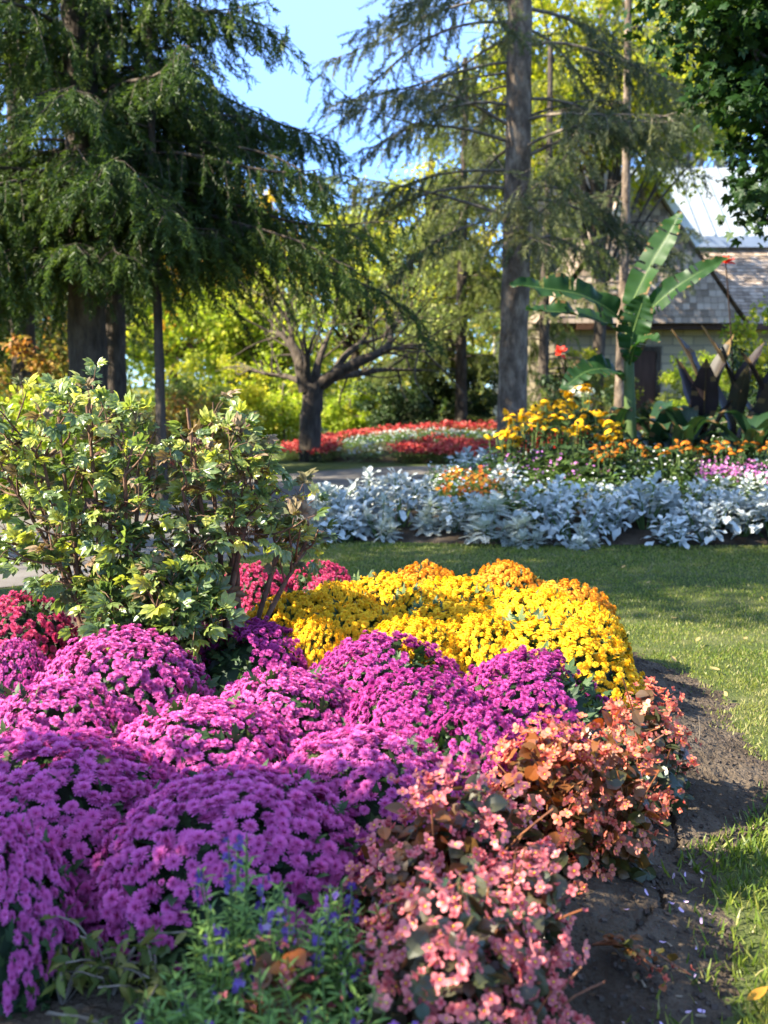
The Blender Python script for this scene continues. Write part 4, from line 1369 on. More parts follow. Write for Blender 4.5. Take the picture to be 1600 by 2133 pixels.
def peony(label, base, stems, tips, lm, seed, per=(4, 8), size=(.040, .076), brown=.12):
    r = rng(seed)
    t = thing('tree_peony', label, 'shrub', base, 0, 'leggy peony shrubs in the bed')
    sg, lg = Geo(), Geo()
    tips = np.asarray(tips) - base
    stems_c = []
    for (b0, tp_) in stems:
        b0, tp_ = np.asarray(b0) - base, np.asarray(tp_) - base
        P = bez([b0, b0 * .55 + tp_ * .45 + [r.normal(0, .03), r.normal(0, .03), .05], tp_], 14)
        sg.add(*tube(P, np.linspace(.015, .006, 14), 7, .12, seed))
        stems_c.append(P)
    allp = np.concatenate([c[4:] for c in stems_c])
    for q in tips:
        dd = np.linalg.norm((allp - q) * [1, 1, .8] + [0, 0, .12], axis=1) + 10 * (allp[:, 2] > q[2] - .03)
        a0 = allp[np.argmin(dd)]
        P = bez([a0, (a0 + q) / 2 + [r.normal(0, .02), r.normal(0, .02), -.02], q], 7)
        sg.add(*tube(P, np.linspace(.0055, .0028, 7), 5))
        k = r.integers(*per)
        for _ in range(k):
            u = r.uniform(2.2, 6)
            o = np.array([np.interp(u, np.arange(7), P[:, c]) for c in range(3)])
            d = norm(norm(P[-1] - P[2]) * .5 + r.normal(0, .75, 3) + [0, 0, .15])
            e = o + d * r.uniform(.035, .10)
            sg.add(*tube(np.stack([o, (o + e) / 2 + [0, 0, .008], e]), .0016, 3))
            # a compound leaf: a terminal leaflet group and two side ones
            br_ = r.uniform() < brown
            v0 = np.clip(r.normal(.12 + .42 * e[2] / 1.3, .30), 0, 1)  # backlit glow put into the colour: leaves turn yellower and brighter with height
            for sgn in (0, 1, -1):
                side = norm(np.cross(d, [0, 0, 1]))
                dl = norm(d + side * sgn * 1.0 + r.normal(0, .28, 3) + [0, 0, -.15])
                oo = e + dl * .012
                fr = frames(dl[None], norm(np.array([[0, -.25, .9]]) + r.normal(0, .55, (1, 3))))[0]
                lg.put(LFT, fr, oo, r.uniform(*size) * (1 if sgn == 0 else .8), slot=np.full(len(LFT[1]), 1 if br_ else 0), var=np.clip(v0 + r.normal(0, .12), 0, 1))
    sg.obj('stems', M['twig_red'], t, True)
    lg.obj('foliage', [lm, PEOB], t)
    return t


def peo_tips(seed, d, outline, n, dep=.32):
    """twig ends spread through the shrub's own volume"""
    r = rng(seed)
    out = []
    lo, hi = np.min(outline, axis=0), np.max(outline, axis=0)
    while len(out) < n:
        q = r.uniform(lo, hi)
        if pdist(np.array([q[0]]), np.array([q[1]]), outline)[0] > 0:
            out.append(atd(q[0], q[1], d + r.uniform(-dep, dep)))
    return np.array(out)


PD = 4.38
base1, base2 = atd(205, 1380, PD), atd(472, 1380, PD - .05)
base1[2], base2[2] = bz(base1) - .02, bz(base2) - .02
P1 = lambda px, py, dd=0.0: atd(px, py, PD + dd)
st1 = [(base1 + [r.normal(0, .05), r.normal(0, .05), 0], P1(*q)) for q in [(20, 1000, .05), (-20, 900, .2), (90, 960, -.15), (120, 850, .1), (180, 830, 0), (235, 860, .2), (290, 900, -.1), (260, 990, -.25), (330, 1010, .1), (150, 1060, -.2)]]
st2 = [(base2 + [r.normal(0, .04), r.normal(0, .04), 0], P1(*q)) for q in [(470, 1000, 0), (430, 900, .1), (390, 850, -.1), (500, 900, .05), (545, 960, -.1), (600, 1060, .1), (640, 1125, .05), (380, 1020, -.2), (520, 1060, .2)]]
o1 = [(-70, 860), (20, 830), (110, 800), (190, 785), (250, 815), (330, 860), (350, 1000), (330, 1150), (300, 1260), (180, 1250), (90, 1230), (20, 1180), (-40, 1120), (-70, 1040)]
o2 = [(330, 870), (400, 815), (480, 850), (560, 880), (590, 980), (655, 1040), (690, 1100), (675, 1150), (590, 1140), (500, 1120), (440, 1180), (380, 1250), (320, 1200), (320, 1000)]
o3 = [(180, 1180), (460, 1190), (440, 1340), (330, 1350), (170, 1320)]
peony('large leggy peony shrub of yellow green leaves on red brown stems', base1, st1, peo_tips(601, PD, o1, 96), PEO, 611)
peony('peony shrub with browned curling leaves beside the crimson and yellow blooms', base2, st2, peo_tips(602, PD, o2, 64), PEO, 612, brown=.26)
base3 = atd(320, 1395, PD - .32)
base3[2] = bz(base3) - .02
st3 = [(base3 + [r.normal(0, .03), r.normal(0, .03), 0], P1(px, py, -.32)) for px, py in [(220, 1230), (300, 1220), (380, 1215), (430, 1260)]]
peony('low dark green peony growing at the foot of the two tall ones', base3, st3, peo_tips(603, PD - .32, o3, 34, .15), PEO, 613, per=(6, 10), size=(.045, .08), brown=.05)

# ------------------------------------------------------------------ silver edged bed
SILV = leafmat('silver felted leaves', [(0.328, 0.352, 0.326), (0.406, 0.429, 0.400), (0.467, 0.489, 0.457), (0.530, 0.551, 0.515)], .12, .75, .15, tmul=(1, 1.05, .9))
SILG = leafmat('grey green lacy leaves', [(0.300, 0.332, 0.300), (0.394, 0.426, 0.379), (0.473, 0.497, 0.441), (0.536, 0.552, 0.488)], .2, .75, .15)
SLEAF = leaf(1, .50, 6, .18, .26, .55, .12, .12)
LACE = Geo()
LACE.put(petal(1, .05, 4, -.2, 1, .5))
for k in range(6):
    for sg_ in (-1, 1):
        x = .2 + .13 * k
        LACE.put(petal(.34 - .03 * k, .07, 2, -.1, .6, .8), rotz(sg_ * .9), (x, 0, -.2 * x * x))
LACE = LACE.tmpl()


def silver_parts(seed, n, R, Hh, tm, ls):
    r = rng(seed)
    lf, st = Geo(), Geo()
    for k in range(11):
        a, s = r.uniform(0, 2 * PI), math.sqrt(r.uniform())
        hd = np.array([R * s * math.cos(a), R * s * math.sin(a), Hh * r.uniform(.35, .95) * (1 - .35 * s * s)])
        st.add(*tube(bez([hd * [.2, .2, 0], hd * [.6, .6, .5], hd], 6), .007, 5))
        m = n // 11
        el = np.linspace(1.2, -.35, m) + r.normal(0, .12, m)
        ang = np.arange(m) * 2.4 + r.uniform(0, 6)
        D = np.stack([np.cos(ang) * np.cos(el), np.sin(ang) * np.cos(el), np.sin(el)], 1)
        dz = np.linspace(0, -.10, m)
        sc = np.interp(el, [-.4, .5, 1.3], [1.0, .95, .5]) * r.uniform(*ls, m)
        lf.scatter(tm, hd + np.stack([0 * dz, 0 * dz, dz], 1), frames(D, np.tile([0, 0, 1.0], (m, 1)) + D * -.3 + r.normal(0, .12, (m, 3))), sc, np.clip(r.normal(.5, .25, m), 0, 1))
    return [('stems', st, M['stem_green']), ('foliage', lf, SILV if tm is SLEAF else SILG)]


sil = Stock('dusty_miller', [silver_parts(s, 120, .27, .44, SLEAF, (.11, .175)) for s in (701, 702, 703, 704)])
lac = Stock('dusty_miller', [silver_parts(711, 230, .24, .42, LACE, (.12, .19)), silver_parts(712, 230, .22, .40, LACE, (.10, .15))])
GS = 'silver leaved edging plants of the raised bed'
r = rng(720)
for px, d, sc_, st, lb in [
    (700, 10.9, 1.0, sil, 'silver plant overhanging the asphalt path behind the first one'),
    (668, 9.9, .9, lac, 'silver plant standing furthest out toward the path'),
    (745, 9.75, 1.05, sil, 'silver plant at the path end of the edging, tall and bluish'),
    (770, 11.6, 1.0, sil, 'silver plant in the second row at the path bend'),
    (835, 9.8, 1.05, sil, 'broad leaved silver plant next to the orange lantana'),
    (905, 9.6, .85, lac, 'low lacy silver plant at the foot of the orange lantana'),
    (985, 13.2, 1.1, sil, 'silver plant far back below the red bedding'),
    (1030, 9.35, 1.12, lac, 'palest lacy silver plant fanning like ferns'),
    (1120, 9.45, 1.0, sil, 'silver plant growing out of the palest lacy one'),
    (1195, 9.25, 1.0, sil, 'broad silver plant left of the dark gap in the edging'),
    (1225, 9.05, .62, lac, 'small low silver tuft on the grass edge'),
    (1050, 10.6, .85, sil, 'silver plant behind the palest lacy plant'),
    (1290, 10.1, 1.0, sil, 'silver plant set back over the dark gap'),
    (1345, 9.6, 1.15, sil, 'tallest silver plant with big paddle leaves over the dark gap'),
    (1420, 9.95, 1.1, sil, 'silver plant between two front ones in the thick of the edging'),
    (1405, 9.2, .8, sil, 'low silver plant spilling on the lawn past the dark gap'),
    (1475, 9.3, 1.0, sil, 'silver plant with lowest leaves touching the grass'),
    (1550, 9.4, 1.1, sil, 'silver plant last but one toward the picture edge'),
    (1560, 10.3, 1.15, sil, 'silver plant raised behind the last ones'),
    (1615, 9.3, 1.1, sil, 'silver plant cut off by the picture edge'),
    (950, 9.55, .95, sil, 'silver plant filling the edge between the low lacy one and the palest one'),
    (1265, 9.45, .9, sil, 'silver plant at the brink of the dark gap'),
    (860, 10.6, 1.0, sil, 'silver plant close behind the orange lantana end'),
    (725, 9.5, .8, sil, 'short silver plant at the corner where lawn and path meet'),
    (1160, 9.9, 1.0, sil, 'silver plant behind the two broad ones left of the dark gap'),
    (1510, 9.75, 1.0, sil, 'silver plant behind the one touching the grass'),
    (1100, 9.15, .7, lac, 'small lacy silver plant leaning on the lawn beside the palest one'),
    (795, 9.45, .85, lac, 'lacy silver plant in the front row before the tall bluish one'),
    (1690, 9.5, 1.1, sil, 'silver plant just outside the cut off one')]:
    p = gp3(px, d)
    o = st.place((p[0], p[1], sz(p) - .01), r.uniform(0, 6), lb, 'dusty miller', GS, (sc_ * r.uniform(.9, 1.12), sc_ * r.uniform(.9, 1.12), sc_ * r.uniform(.82, 1.2)))
    o.rotation_euler = (r.normal(0, .10), r.normal(0, .10), o.rotation_euler[2])

# ground covering annuals (white and violet flecks) behind the silver edge
r = rng(740)
ANN = leafmat('annual leaves', [(.05, .10, .03), (.09, .16, .04), (.14, .22, .055), (.23, .29, .09)], .35, .5, .25)
FLK = leafmat('mixed small petals', [(.75, .75, .72), (.78, .78, .76), (.40, .14, .42), (.55, .20, .48)], .3, .6, .2)
g = Geo()
k = 5200
p = np.stack([r.uniform(.5, 7.5, k), r.uniform(9.9, 13.2, k), np.zeros(k)], 1)
e = pdist(p[:, 0], p[:, 1], SILVER)
p = p[(e > .75) & (e < 3.6)]
n = len(p)
hh = r.uniform(.10, .34, n)
p[:, 2] = silverz(p[:, 0], p[:, 1])
for q in range(7):
    u = r.uniform(.2, 1, n)
    P = p + np.stack([r.normal(0, .03, n), r.normal(0, .03, n), hh * u], 1)
    a = r.uniform(0, 2 * PI, n)
    D = np.stack([np.cos(a), np.sin(a), r.uniform(.1, .9, n)], 1)
    g.scatter(leaf(1, .26, 2, .2, .2), P, frames(D, np.tile([0, 0, 1.0], (n, 1)) + r.normal(0, .2, (n, 3))), r.uniform(.05, .10, n), np.clip(.2 + .5 * u + .15 * r.normal(size=n), 0, 1))
patch = Noise3(741, 1.3)(p)
for q in range(3):
    sel = r.uniform(size=n) < .22
    P = p[sel] + np.stack([r.normal(0, .02, sel.sum()), r.normal(0, .02, sel.sum()), hh[sel] * r.uniform(.9, 1.1, sel.sum())], 1)
    g.scatter(TINYF, P, zframes(np.tile([0, -.4, 1.0], (len(P), 1)) + r.normal(0, .4, (len(P), 3)), r), r.uniform(.018, .034, len(P)), np.where(patch[sel] > 1.35, .95, .1), slot=np.ones(len(P) * len(TINYF[1]), int))
tag(g.obj('annuals', [ANN, FLK]), 'low green annuals flecked with white and violet blooms', kind='stuff')

# daisies and other flowers of the raised bed
DAISY = Geo()
for jx in range(12):
    DAISY.put(petal(.5, .19, 2, -.25, .6, .6), rotz(jx * 2 * PI / 12) @ roty(.32), (0, 0, 0), 1 + .06 * (jx % 3 - 1))
dv, df = tube(np.array([(0, 0, -.03), (0, 0, .06), (0, 0, .11), (0, 0, .125)]), [.13, .13, .08, .015], 8)
DAISY.add(dv, df, 1, .5, 0)
DAISY = DAISY.tmpl()
RUDY = leafmat('golden coneflower petals', [(0.648, 0.321, 0.004), (0.752, 0.428, 0.009), (0.836, 0.523, 0.013)], .3, .6, .2, tmul=(1, .9, .5))
RUDO = leafmat('bronze coneflower petals', [(.30, .06, .012), (.50, .16, .012), (.66, .28, .02)], .3, .6, .2, tmul=(1, .9, .5))
CONE = solid('dark flower cone', [(.012, .007, .005), (.035, .02, .014)], 30, .9, .2, 60)
RUDL = leafmat('coneflower leaves', [(.018, .04, .014), (.03, .06, .02), (.05, .09, .026)], .3, .55, .25)
MROUND = leaf(1, .4, 3, .2, .35, .45)


def dobj(parent, geo_mesh, loc, rot, s):
    o = bpy.data.objects.new('flower', geo_mesh)
    C.objects.link(o)
    o.parent = parent
    o.location, o.rotation_euler, o.scale = tuple(map(float, loc)), tuple(map(float, rot)), (s, s, s)
    return o


def mesh_only(geo, name, mats):
    o = geo.obj(name, mats)
    me = o.data
    bpy.data.objects.remove(o)
    return me


gd = Geo(); gd.put(DAISY, var=.5)
ME_RUD = mesh_only(gd, 'flower', [RUDY, CONE])
ME_BRO = mesh_only(gd, 'flower', [RUDO, CONE])


def coneflower(name, label, px, d, ztop, n, R, me_, fs, seed, group):
    r = rng(seed)
    p = gp3(px, d)
    p[2] = sz(p)
    t = thing(name, label, 'coneflower', p, 0, group)
    h = ztop - p[2]
    sg, lg = Geo(), Geo()
    for k in range(n):
        a, s = r.uniform(0, 2 * PI), math.sqrt(r.uniform())
        tip = np.array([R * s * math.cos(a), R * s * math.sin(a), h * r.uniform(.68, 1.0)])
        sg.add(*tube(bez([tip * [.4, .4, 0], tip * [.8, .8, .5], tip], 6), .005, 4))
        dobj(t, me_, tip + [0, 0, .005], (r.normal(0, .4) + .35, r.normal(0, .35), r.uniform(0, 6)), fs * r.uniform(.8, 1.15))
    m = 110
    u = r.uniform(.02, .85, m) ** 1.1
    a = r.uniform(0, 2 * PI, m)
    P = np.stack([R * np.cos(a) * r.uniform(.2, 1, m), R * np.sin(a) * r.uniform(.2, 1, m), h * u], 1)
    D = np.stack([np.cos(a), np.sin(a), r.uniform(-.2, .7, m)], 1)
    lg.scatter(MROUND, P, frames(D, np.tile([0, 0, 1.0], (m, 1)) + r.normal(0, .25, (m, 3))), r.uniform(.08, .16, m), r.uniform(size=m))
    sg.obj('stems', M['stem_green'], t)
    lg.obj('foliage', RUDL, t)


GR = 'golden coneflowers of the raised bed'
for k, (px, d, py, n, R, lb) in enumerate([
    (1195, 11.9, 818, 9, .20, 'highest golden coneflower under the white blooms'),
    (1150, 11.7, 850, 13, .20, 'golden coneflower full of blooms below the highest one'),
    (1095, 11.6, 880, 12, .20, 'golden coneflower next to the red salvia spikes'),
    (1050, 11.4, 915, 10, .16, 'lowest golden coneflower beside the tall spruce trunk base'),
    (1185, 11.3, 885, 6, .16, 'sparse golden coneflower in front of the full one'),
    (1245, 11.6, 865, 3, .10, 'golden coneflower with a lone big bloom before the banana leaves'),
    (1270, 11.3, 895, 6, .14, 'golden coneflower among the bronze ones')]):
    coneflower('golden_coneflower', lb, px, d, atd(px, py - 22, d)[2], int(n * 2.1), R * 1.1, ME_RUD, .118, 760 + k, GR)
GB = 'bronze coneflowers of the raised bed'
for k, (px, d, py, n, lb) in enumerate([(1255, 11.0, 925, 12, 'bronze coneflower closest to the golden ones'), (1310, 11.1, 915, 12, 'bronze coneflower below the banana stem'),
                                        (1400, 11.0, 918, 10, 'bronze coneflower over the pink flower patch'), (1450, 11.3, 915, 11, 'bronze coneflower in front of the dark cannas'),
                                        (1520, 11.1, 915, 11, 'bronze coneflower right of the pink patch'), (1585, 11.2, 910, 10, 'bronze coneflower at the picture edge')]):
    coneflower('bronze_coneflower', lb, px, d, atd(px, py, d)[2], int(n * 1.6), .22, ME_BRO, .085, 780 + k, GB)

# flower patches too small to count
def drift(name, label, poly, zfun, hgt, cols, fsize, n, seed, lcol=None, spiky=False, flow=.7):
    r = rng(seed)
    poly = np.array(poly)
    k = n * 3
    p = np.stack([r.uniform(poly[:, 0].min(), poly[:, 0].max(), k), r.uniform(poly[:, 1].min(), poly[:, 1].max(), k), np.zeros(k)], 1)
    p = p[pdist(p[:, 0], p[:, 1], poly) > 0][:n]
    n = len(p)
    p[:, 2] = zfun(p[:, 0], p[:, 1])
    g = Geo()
    hh = hgt * r.uniform(.75, 1.1, n)
    for q in range(5):
        u = r.uniform(.1, .9, n)
        a = r.uniform(0, 2 * PI, n)
        P = p + np.stack([.05 * np.cos(a), .05 * np.sin(a), hh * u], 1)
        g.scatter(leaf(1, .4, 2, .2, .2), P, frames(np.stack([np.cos(a), np.sin(a), r.uniform(-.1, .7, n)], 1), np.tile([0, 0, 1.0], (n, 1))), r.uniform(.05, .09, n), r.uniform(size=n))
    for q in range(4 if spiky else 3):
        sel = r.uniform(size=n) < flow
        m = sel.sum()
        dz = (hh[sel] + q * fsize * .9) if spiky else hh[sel] * r.uniform(.85, 1.1, m)
        P = p[sel] + np.stack([r.normal(0, .008 if spiky else .04, m), r.normal(0, .008 if spiky else .04, m), dz], 1)
        g.scatter(TINYF, P, zframes(r.normal(0, .6, (m, 3)) + [0, -.5, 1.0], r), fsize * r.uniform(.8, 1.3, m) * (1 - .12 * q), r.uniform(size=m), slot=np.ones(m * len(TINYF[1]), int))
    fm = leafmat(name + ' petals', cols, .3, .6, .2, tmul=(1.05, .9, .8))
    return tag(g.obj(name, [lcol or ANN, fm]), label, kind='stuff')


RED = [(.26, .012, .014), (.36, .025, .024), (.46, .06, .05), (.56, .15, .12)]
SCAR = [(.52, .012, .010), (.64, .025, .018), (.72, .05, .03)]
drift('red_bedding', 'band of red bedding flowers in front of the white strip', [(.2, 18.9), (1.9, 18.7), (2.2, 19.8), (1.0, 20.4), (.1, 19.6)], redz, .26, RED, .05, 900, 801)
drift('red_bedding', 'patch of red bedding flowers beside the asphalt path', [(-1.85, 19.7), (-1.0, 19.0), (-.75, 19.9), (-1.2, 21.6), (-1.9, 21.0)], redz, .26, RED, .05, 700, 802)
drift('red_bedding', 'far ribbon of red bedding flowers along the back of the mound', [(-1.2, 22.0), (.5, 22.4), (3.0, 22.3), (3.4, 23.4), (.5, 23.8), (-1.2, 23.0)], redz, .30, RED, .055, 1300, 803)
drift('white_bedding', 'pale strip of white and grey bedding between the red bands', [(-.8, 19.2), (.0, 19.0), (.0, 20.2), (2.2, 20.6), (2.6, 21.6), (.2, 21.9), (-.9, 21.2)], redz, .20, [(.30, .35, .31), (.40, .44, .41), (.5, .53, .5)], .04, 800, 804, flow=.20)
drift('red_salvia', 'scarlet salvia spikes behind the golden coneflowers', [(1.35, 12.5), (2.3, 12.2), (2.4, 12.9), (1.3, 13.3)], silverz, .32, SCAR, .045, 150, 805, spiky=True)
drift('pink_annuals', 'bright pink flower patch below the dark cannas', [(3.05, 10.55), (3.9, 10.5), (3.9, 10.9), (3.05, 10.9)], silverz, .28, [(.34, .07, .26), (.46, .13, .36), (.54, .26, .46)], .03, 230, 806, spiky=True, flow=.34)
drift('orange_lantana', 'orange lantana patch among the silver plants', [(.50, 10.0), (1.05, 9.9), (1.15, 10.7), (.6, 10.9)], silverz, .32, [(.50, .07, .015), (.62, .18, .02), (.70, .35, .03)], .036, 170, 807, flow=.45)
drift('red_bedding', 'red flowers seen through the peony leaves beyond the path', [(-3.4, 14.4), (-2.6, 14.6), (-2.6, 15.4), (-3.6, 15.3)], lambda x, y: 0 * x, .40, RED, .055, 420, 808)
drift('border_plants', 'low mixed green border plants along the path under the trees', [(-9, 12.3), (-3.6, 13.6), (-2.4, 15.6), (-2.3, 18.5), (-5, 19), (-10, 15)], lambda x, y: 0 * x, .42, [(.20, .24, .04), (.30, .26, .05), (.36, .20, .05)], .05, 2600, 809, flow=.35)

# ------------------------------------------------------------------ banana and cannas
BAN = leafmat('banana leaf', [(0.012, 0.039, 0.010), (0.021, 0.060, 0.014), (0.035, 0.088, 0.016)], .40, .46, .3, tmul=(1.4, 1.6, .35), tone=(.13, .20, .055))
BAND = leafmat('dark green canna leaf', [(.012, .032, .014), (.02, .05, .02), (.03, .07, .028)], .25, .4, .4)
CANP = leafmat('purple bronze canna leaf', [(.016, .012, .013), (.028, .018, .018), (.035, .032, .018), (.08, .045, .018)], .22, .5, .3, tmul=(1.2, .8, .4))
BROWN = leafmat('dried leaf edge', [(.10, .06, .025), (.20, .13, .06)], .25, .7, .2)
STEMB = solid('banana stem', [(.035, .055, .015), (.06, .095, .026), (.12, .13, .05)], 7, .6, .4, 14, (1, 1, .15), spec=.25)


def blade_leaf(geo, pts, W, upv, seed, wave=.05, fold=.25, n=26, var=.5, peak=.45, k2=5, rib=True, ex=.62, slits=0):
    """a long leaf along a curve: midrib, two wavy half blades with several strips each"""
    r = rng(seed)
    P = bez(pts, n)
    T = norm(np.gradient(P, axis=0))
    upv = np.tile(np.asarray(upv, float), (n, 1)) if np.ndim(upv) == 1 else bez(upv, n)
    Y = norm(np.cross(upv, T)); Z = np.cross(T, Y)
    t = np.linspace(0, 1, n)
    q = np.where(t < peak, t / peak * .5, .5 + (t - peak) / (1 - peak) * .5)
    wd = W / 2 * np.maximum(np.sin(PI * q) ** ex, .03)
    u = np.linspace(-1, 1, 2 * k2 + 1)
    ph = r.uniform(0, 6, 4)
    V = np.zeros((n, len(u), 3))
    for jx, uu in enumerate(u):
        wv = wave * abs(uu) ** 1.5 * (np.sin(t * 17 + ph[0] + (1.3 if uu > 0 else 0)) + .6 * np.sin(t * 31 + ph[1]) + .35 * np.sin(t * 63 + ph[2])) * W
        V[:, jx] = P + (uu * wd)[:, None] * Y * math.cos(fold) + ((abs(uu) * wd * math.sin(fold)) + wv)[:, None] * Z
    i, jx = np.meshgrid(np.arange(n - 1), np.arange(2 * k2), indexing='ij')
    m = len(u)
    F = np.stack([i * m + jx, i * m + jx + 1, (i + 1) * m + jx + 1, (i + 1) * m + jx], -1).reshape(-1, 4)
    fv = np.clip(var + .08 * np.sin(i * 1.3).reshape(-1), 0, 1)
    if slits:
        kill = np.zeros(i.shape, bool)
        for sd_ in (0, 1):
            for row in r.choice(np.arange(6, n - 5), slits, replace=False):
                c = r.integers(0, max(1, k2 - 2))
                if sd_ == 0: kill[row, :k2 - c] = True
                else: kill[row, k2 + c:] = True
        F, fv = F[~kill.reshape(-1)], fv[~kill.reshape(-1)]
    brn = ((jx == 0) | (jx == 2 * k2 - 1)) & (np.sin(i * 14.0 / n + ph[3] + jx) + r.normal(0, .5, i.shape) > 1.0)
    brn |= (i > n - 4) & (r.uniform() < .6)
    sl2 = brn.reshape(-1).astype(int)
    if slits: sl2 = sl2[~kill.reshape(-1)]
    geo.add(V.reshape(-1, 3), F, sl2, fv, 0)
    if rib:
        geo.add(*tube(P - Z * .004, np.linspace(.014, .003, n) * W / .3, 6), 0, .8, 1.0)


BD = 11.6
bb = gp3(1318, BD)
bb[2] = sz(bb)
t = thing('banana_plant', 'banana plant with broad green paddle leaves in front of the house', 'banana plant', bb)
B = lambda px, py, dd=0.0: atd(px, py, BD + dd) - bb
g = Geo()
g.add(*tube(bez([(0, 0, -.05), B(1312, 850), B(1310, 740), B(1312, 640)], 14), np.linspace(.07, .04, 14), 14, .03, 3))
g.obj('stem', STEMB, t, True)
for k, (pts, W, up, wv, fold, var) in enumerate([
    ([B(1308, 660), B(1322, 620, -.05), B(1362, 540, -.1), B(1400, 475, -.12), B(1418, 440, -.1)], .30, (-.55, -.75, .25), .045, .30, .7),
    ([B(1316, 690), B(1350, 650, -.1), B(1400, 605, -.25), B(1460, 565, -.3), B(1522, 535, -.3)], .26, (-.45, -.8, .5), .05, .3, .45),
    ([B(1304, 680), B(1275, 650, -.1), B(1210, 615, -.25), B(1130, 600, -.35), B(1062, 592, -.4)], .36, (.1, -.75, .7), .06, .35, .3),
    ([B(1304, 700), B(1260, 672, -.1), B(1200, 655, -.2), B(1140, 648, -.25), B(1095, 645, -.3)], .30, (.0, -.5, .9), .06, .3, .35),
    ([B(1312, 760, -.03), B(1318, 700, -.12), B(1332, 650, -.2), B(1345, 610, -.25)], .34, (-.3, -1, .1), .04, .22, .4),
    ([B(1312, 760, -.05), B(1322, 722, -.2), B(1350, 705, -.35), B(1375, 712, -.5)], .22, (-.1, -.6, .9), .05, .2, .5),
    ([B(1300, 790, 0), B(1270, 770, -.15), B(1220, 775, -.3), B(1165, 815, -.4)], .34, (.1, -.6, .8), .05, .3, .2)]):
    g = Geo()
    blade_leaf(g, pts, W, up, 850 + k, wv * 1.4, fold, var=var, n=70, slits=5)
    g.obj('leaf', [BAN, BROWN], t, True)


def canna(label, px, d, h, n, mat, seed, W=.17, L=.55, flower_at=None, group='cannas around the banana plant', spread=.5):
    r = rng(seed)
    p = gp3(px, d)
    p[2] = sz(p)
    t = thing('canna', label, 'canna', p, 0, group)
    g = Geo()
    g.add(*tube(bez([(0, 0, -.03), (.01, 0, h * .4), (0, .01, h * .8)], 8), np.linspace(.022, .012, 8), 8))
    g.obj('stem', STEMB if mat is BAND else CONE, t, True)
    for k in range(n):
        z0 = h * (.08 + .72 * k / n)
        a = k * 2.3 + r.uniform(-.3, .3)
        d_ = np.array([math.cos(a), math.sin(a), 0])
        l_ = L * r.uniform(.8, 1.1)
        s_ = spread * r.uniform(.7, 1.2)
        g = Geo()
        pts = [np.array([0, 0, z0]), d_ * l_ * .25 * s_ + [0, 0, z0 + l_ * .35], d_ * l_ * .75 * s_ + [0, 0, z0 + l_ * .75], d_ * l_ * 1.25 * s_ + [0, 0, z0 + l_ * (.95 - .3 * s_)]]
        if spread < .5:
            pts = [np.array([0, 0, z0]), d_ * l_ * .12 + [0, 0, z0 + l_ * .4], d_ * l_ * (.25 + .3 * s_) + [0, 0, z0 + l_ * .8], d_ * l_ * (.35 + .8 * s_) + [0, 0, z0 + l_ * r.uniform(1.1, 1.25)]]
        blade_leaf(g, pts, W * r.uniform(.85, 1.15), norm(-d_ + np.array([0, 0, .55])), seed + k, .02, .3, n=16, var=r.uniform(.1, .7), k2=2, peak=.4, ex=.95)
        g.obj('leaf', [mat, BROWN], t, True)
    if flower_at is not None:
        tip = atd(*flower_at) - p
        g = Geo()
        g.add(*tube(bez([(0, 0, h * .6), tip * [.6, .6, .7] + [0, 0, h * .1], tip], 10), .007, 5))
        g.obj('flower_stalk', CONE, t, True)
        g = Geo()
        for q in range(9):
            dq = norm(r.normal(size=3) + [0, -.2, .6])
            blade_leaf(g, [tip + r.normal(0, .02, 3), tip + dq * .05, tip + dq * .10], .06, (0, -.6, 1), q, .05, .2, n=6, k2=1, rib=False)
        sc_m = leafmat('scarlet canna petals', [(.50, .02, .012), (.62, .04, .02), (.66, .09, .04)], .35, .5, .3)
        g.obj('flower', [sc_m, sc_m], t)
    return t


canna('purple bronze canna with a broad upright leaf in front of the stone wall', 1462, 11.9, 1.1, 5, CANP, 870, .32, .75, spread=.22)
canna('purple bronze canna carrying the scarlet flower above the roof line', 1525, 11.9, 1.2, 5, CANP, 880, .25, .72, (1512, 548, 11.9), spread=.3)
canna('purple bronze canna half cut by the picture edge', 1590, 11.8, 1.0, 5, CANP, 890, .26, .7, spread=.35)
canna('dark green canna with low leaves at the banana stem foot', 1275, 11.75, .5, 7, BAND, 900, .22, .5, spread=.9)
canna('dark green canna with big drooping leaves before the bronze ones', 1420, 11.5, .55, 8, BAND, 910, .24, .55, spread=.8)
canna('dark green canna between the banana stem and the bronze cannas', 1365, 11.8, .5, 7, BAND, 920, .22, .5, spread=.9)
canna('dark green canna at the picture edge below the bronze ones', 1560, 11.4, .5, 8, BAND, 930, .24, .5, spread=.9)
canna('red flowered canna leaning behind the coneflowers beside the spruce trunk', 1200, 12.6, .55, 5, BAND, 940, .18, .5, (1166, 735, 12.5), spread=.7)
# the white bloom head
p = atd(1212, 815, 12.0)
q = p.copy(); q[2] = sz(p)
t = thing('white_phlox', 'white bloom head just above the golden coneflowers', 'phlox', q)
r = rng(950)
g = Geo(); g.add(*tube(bez([(0, 0, 0), (.01, 0, .3), p - q], 8), .008, 5)); g.obj('stem', M['stem_green'], t)
g = Geo()
u = norm(r.normal(size=(70, 3)))
g.scatter(TINYF, (p - q) + u * [.13, .08, .05], zframes(u + [0, -.3, .4], r), r.uniform(.035, .05, 70), r.uniform(size=70))
g.obj('blossoms', leafmat('white petals', [(.72, .72, .66), (.80, .80, .76)], .3, .6, .2), t)

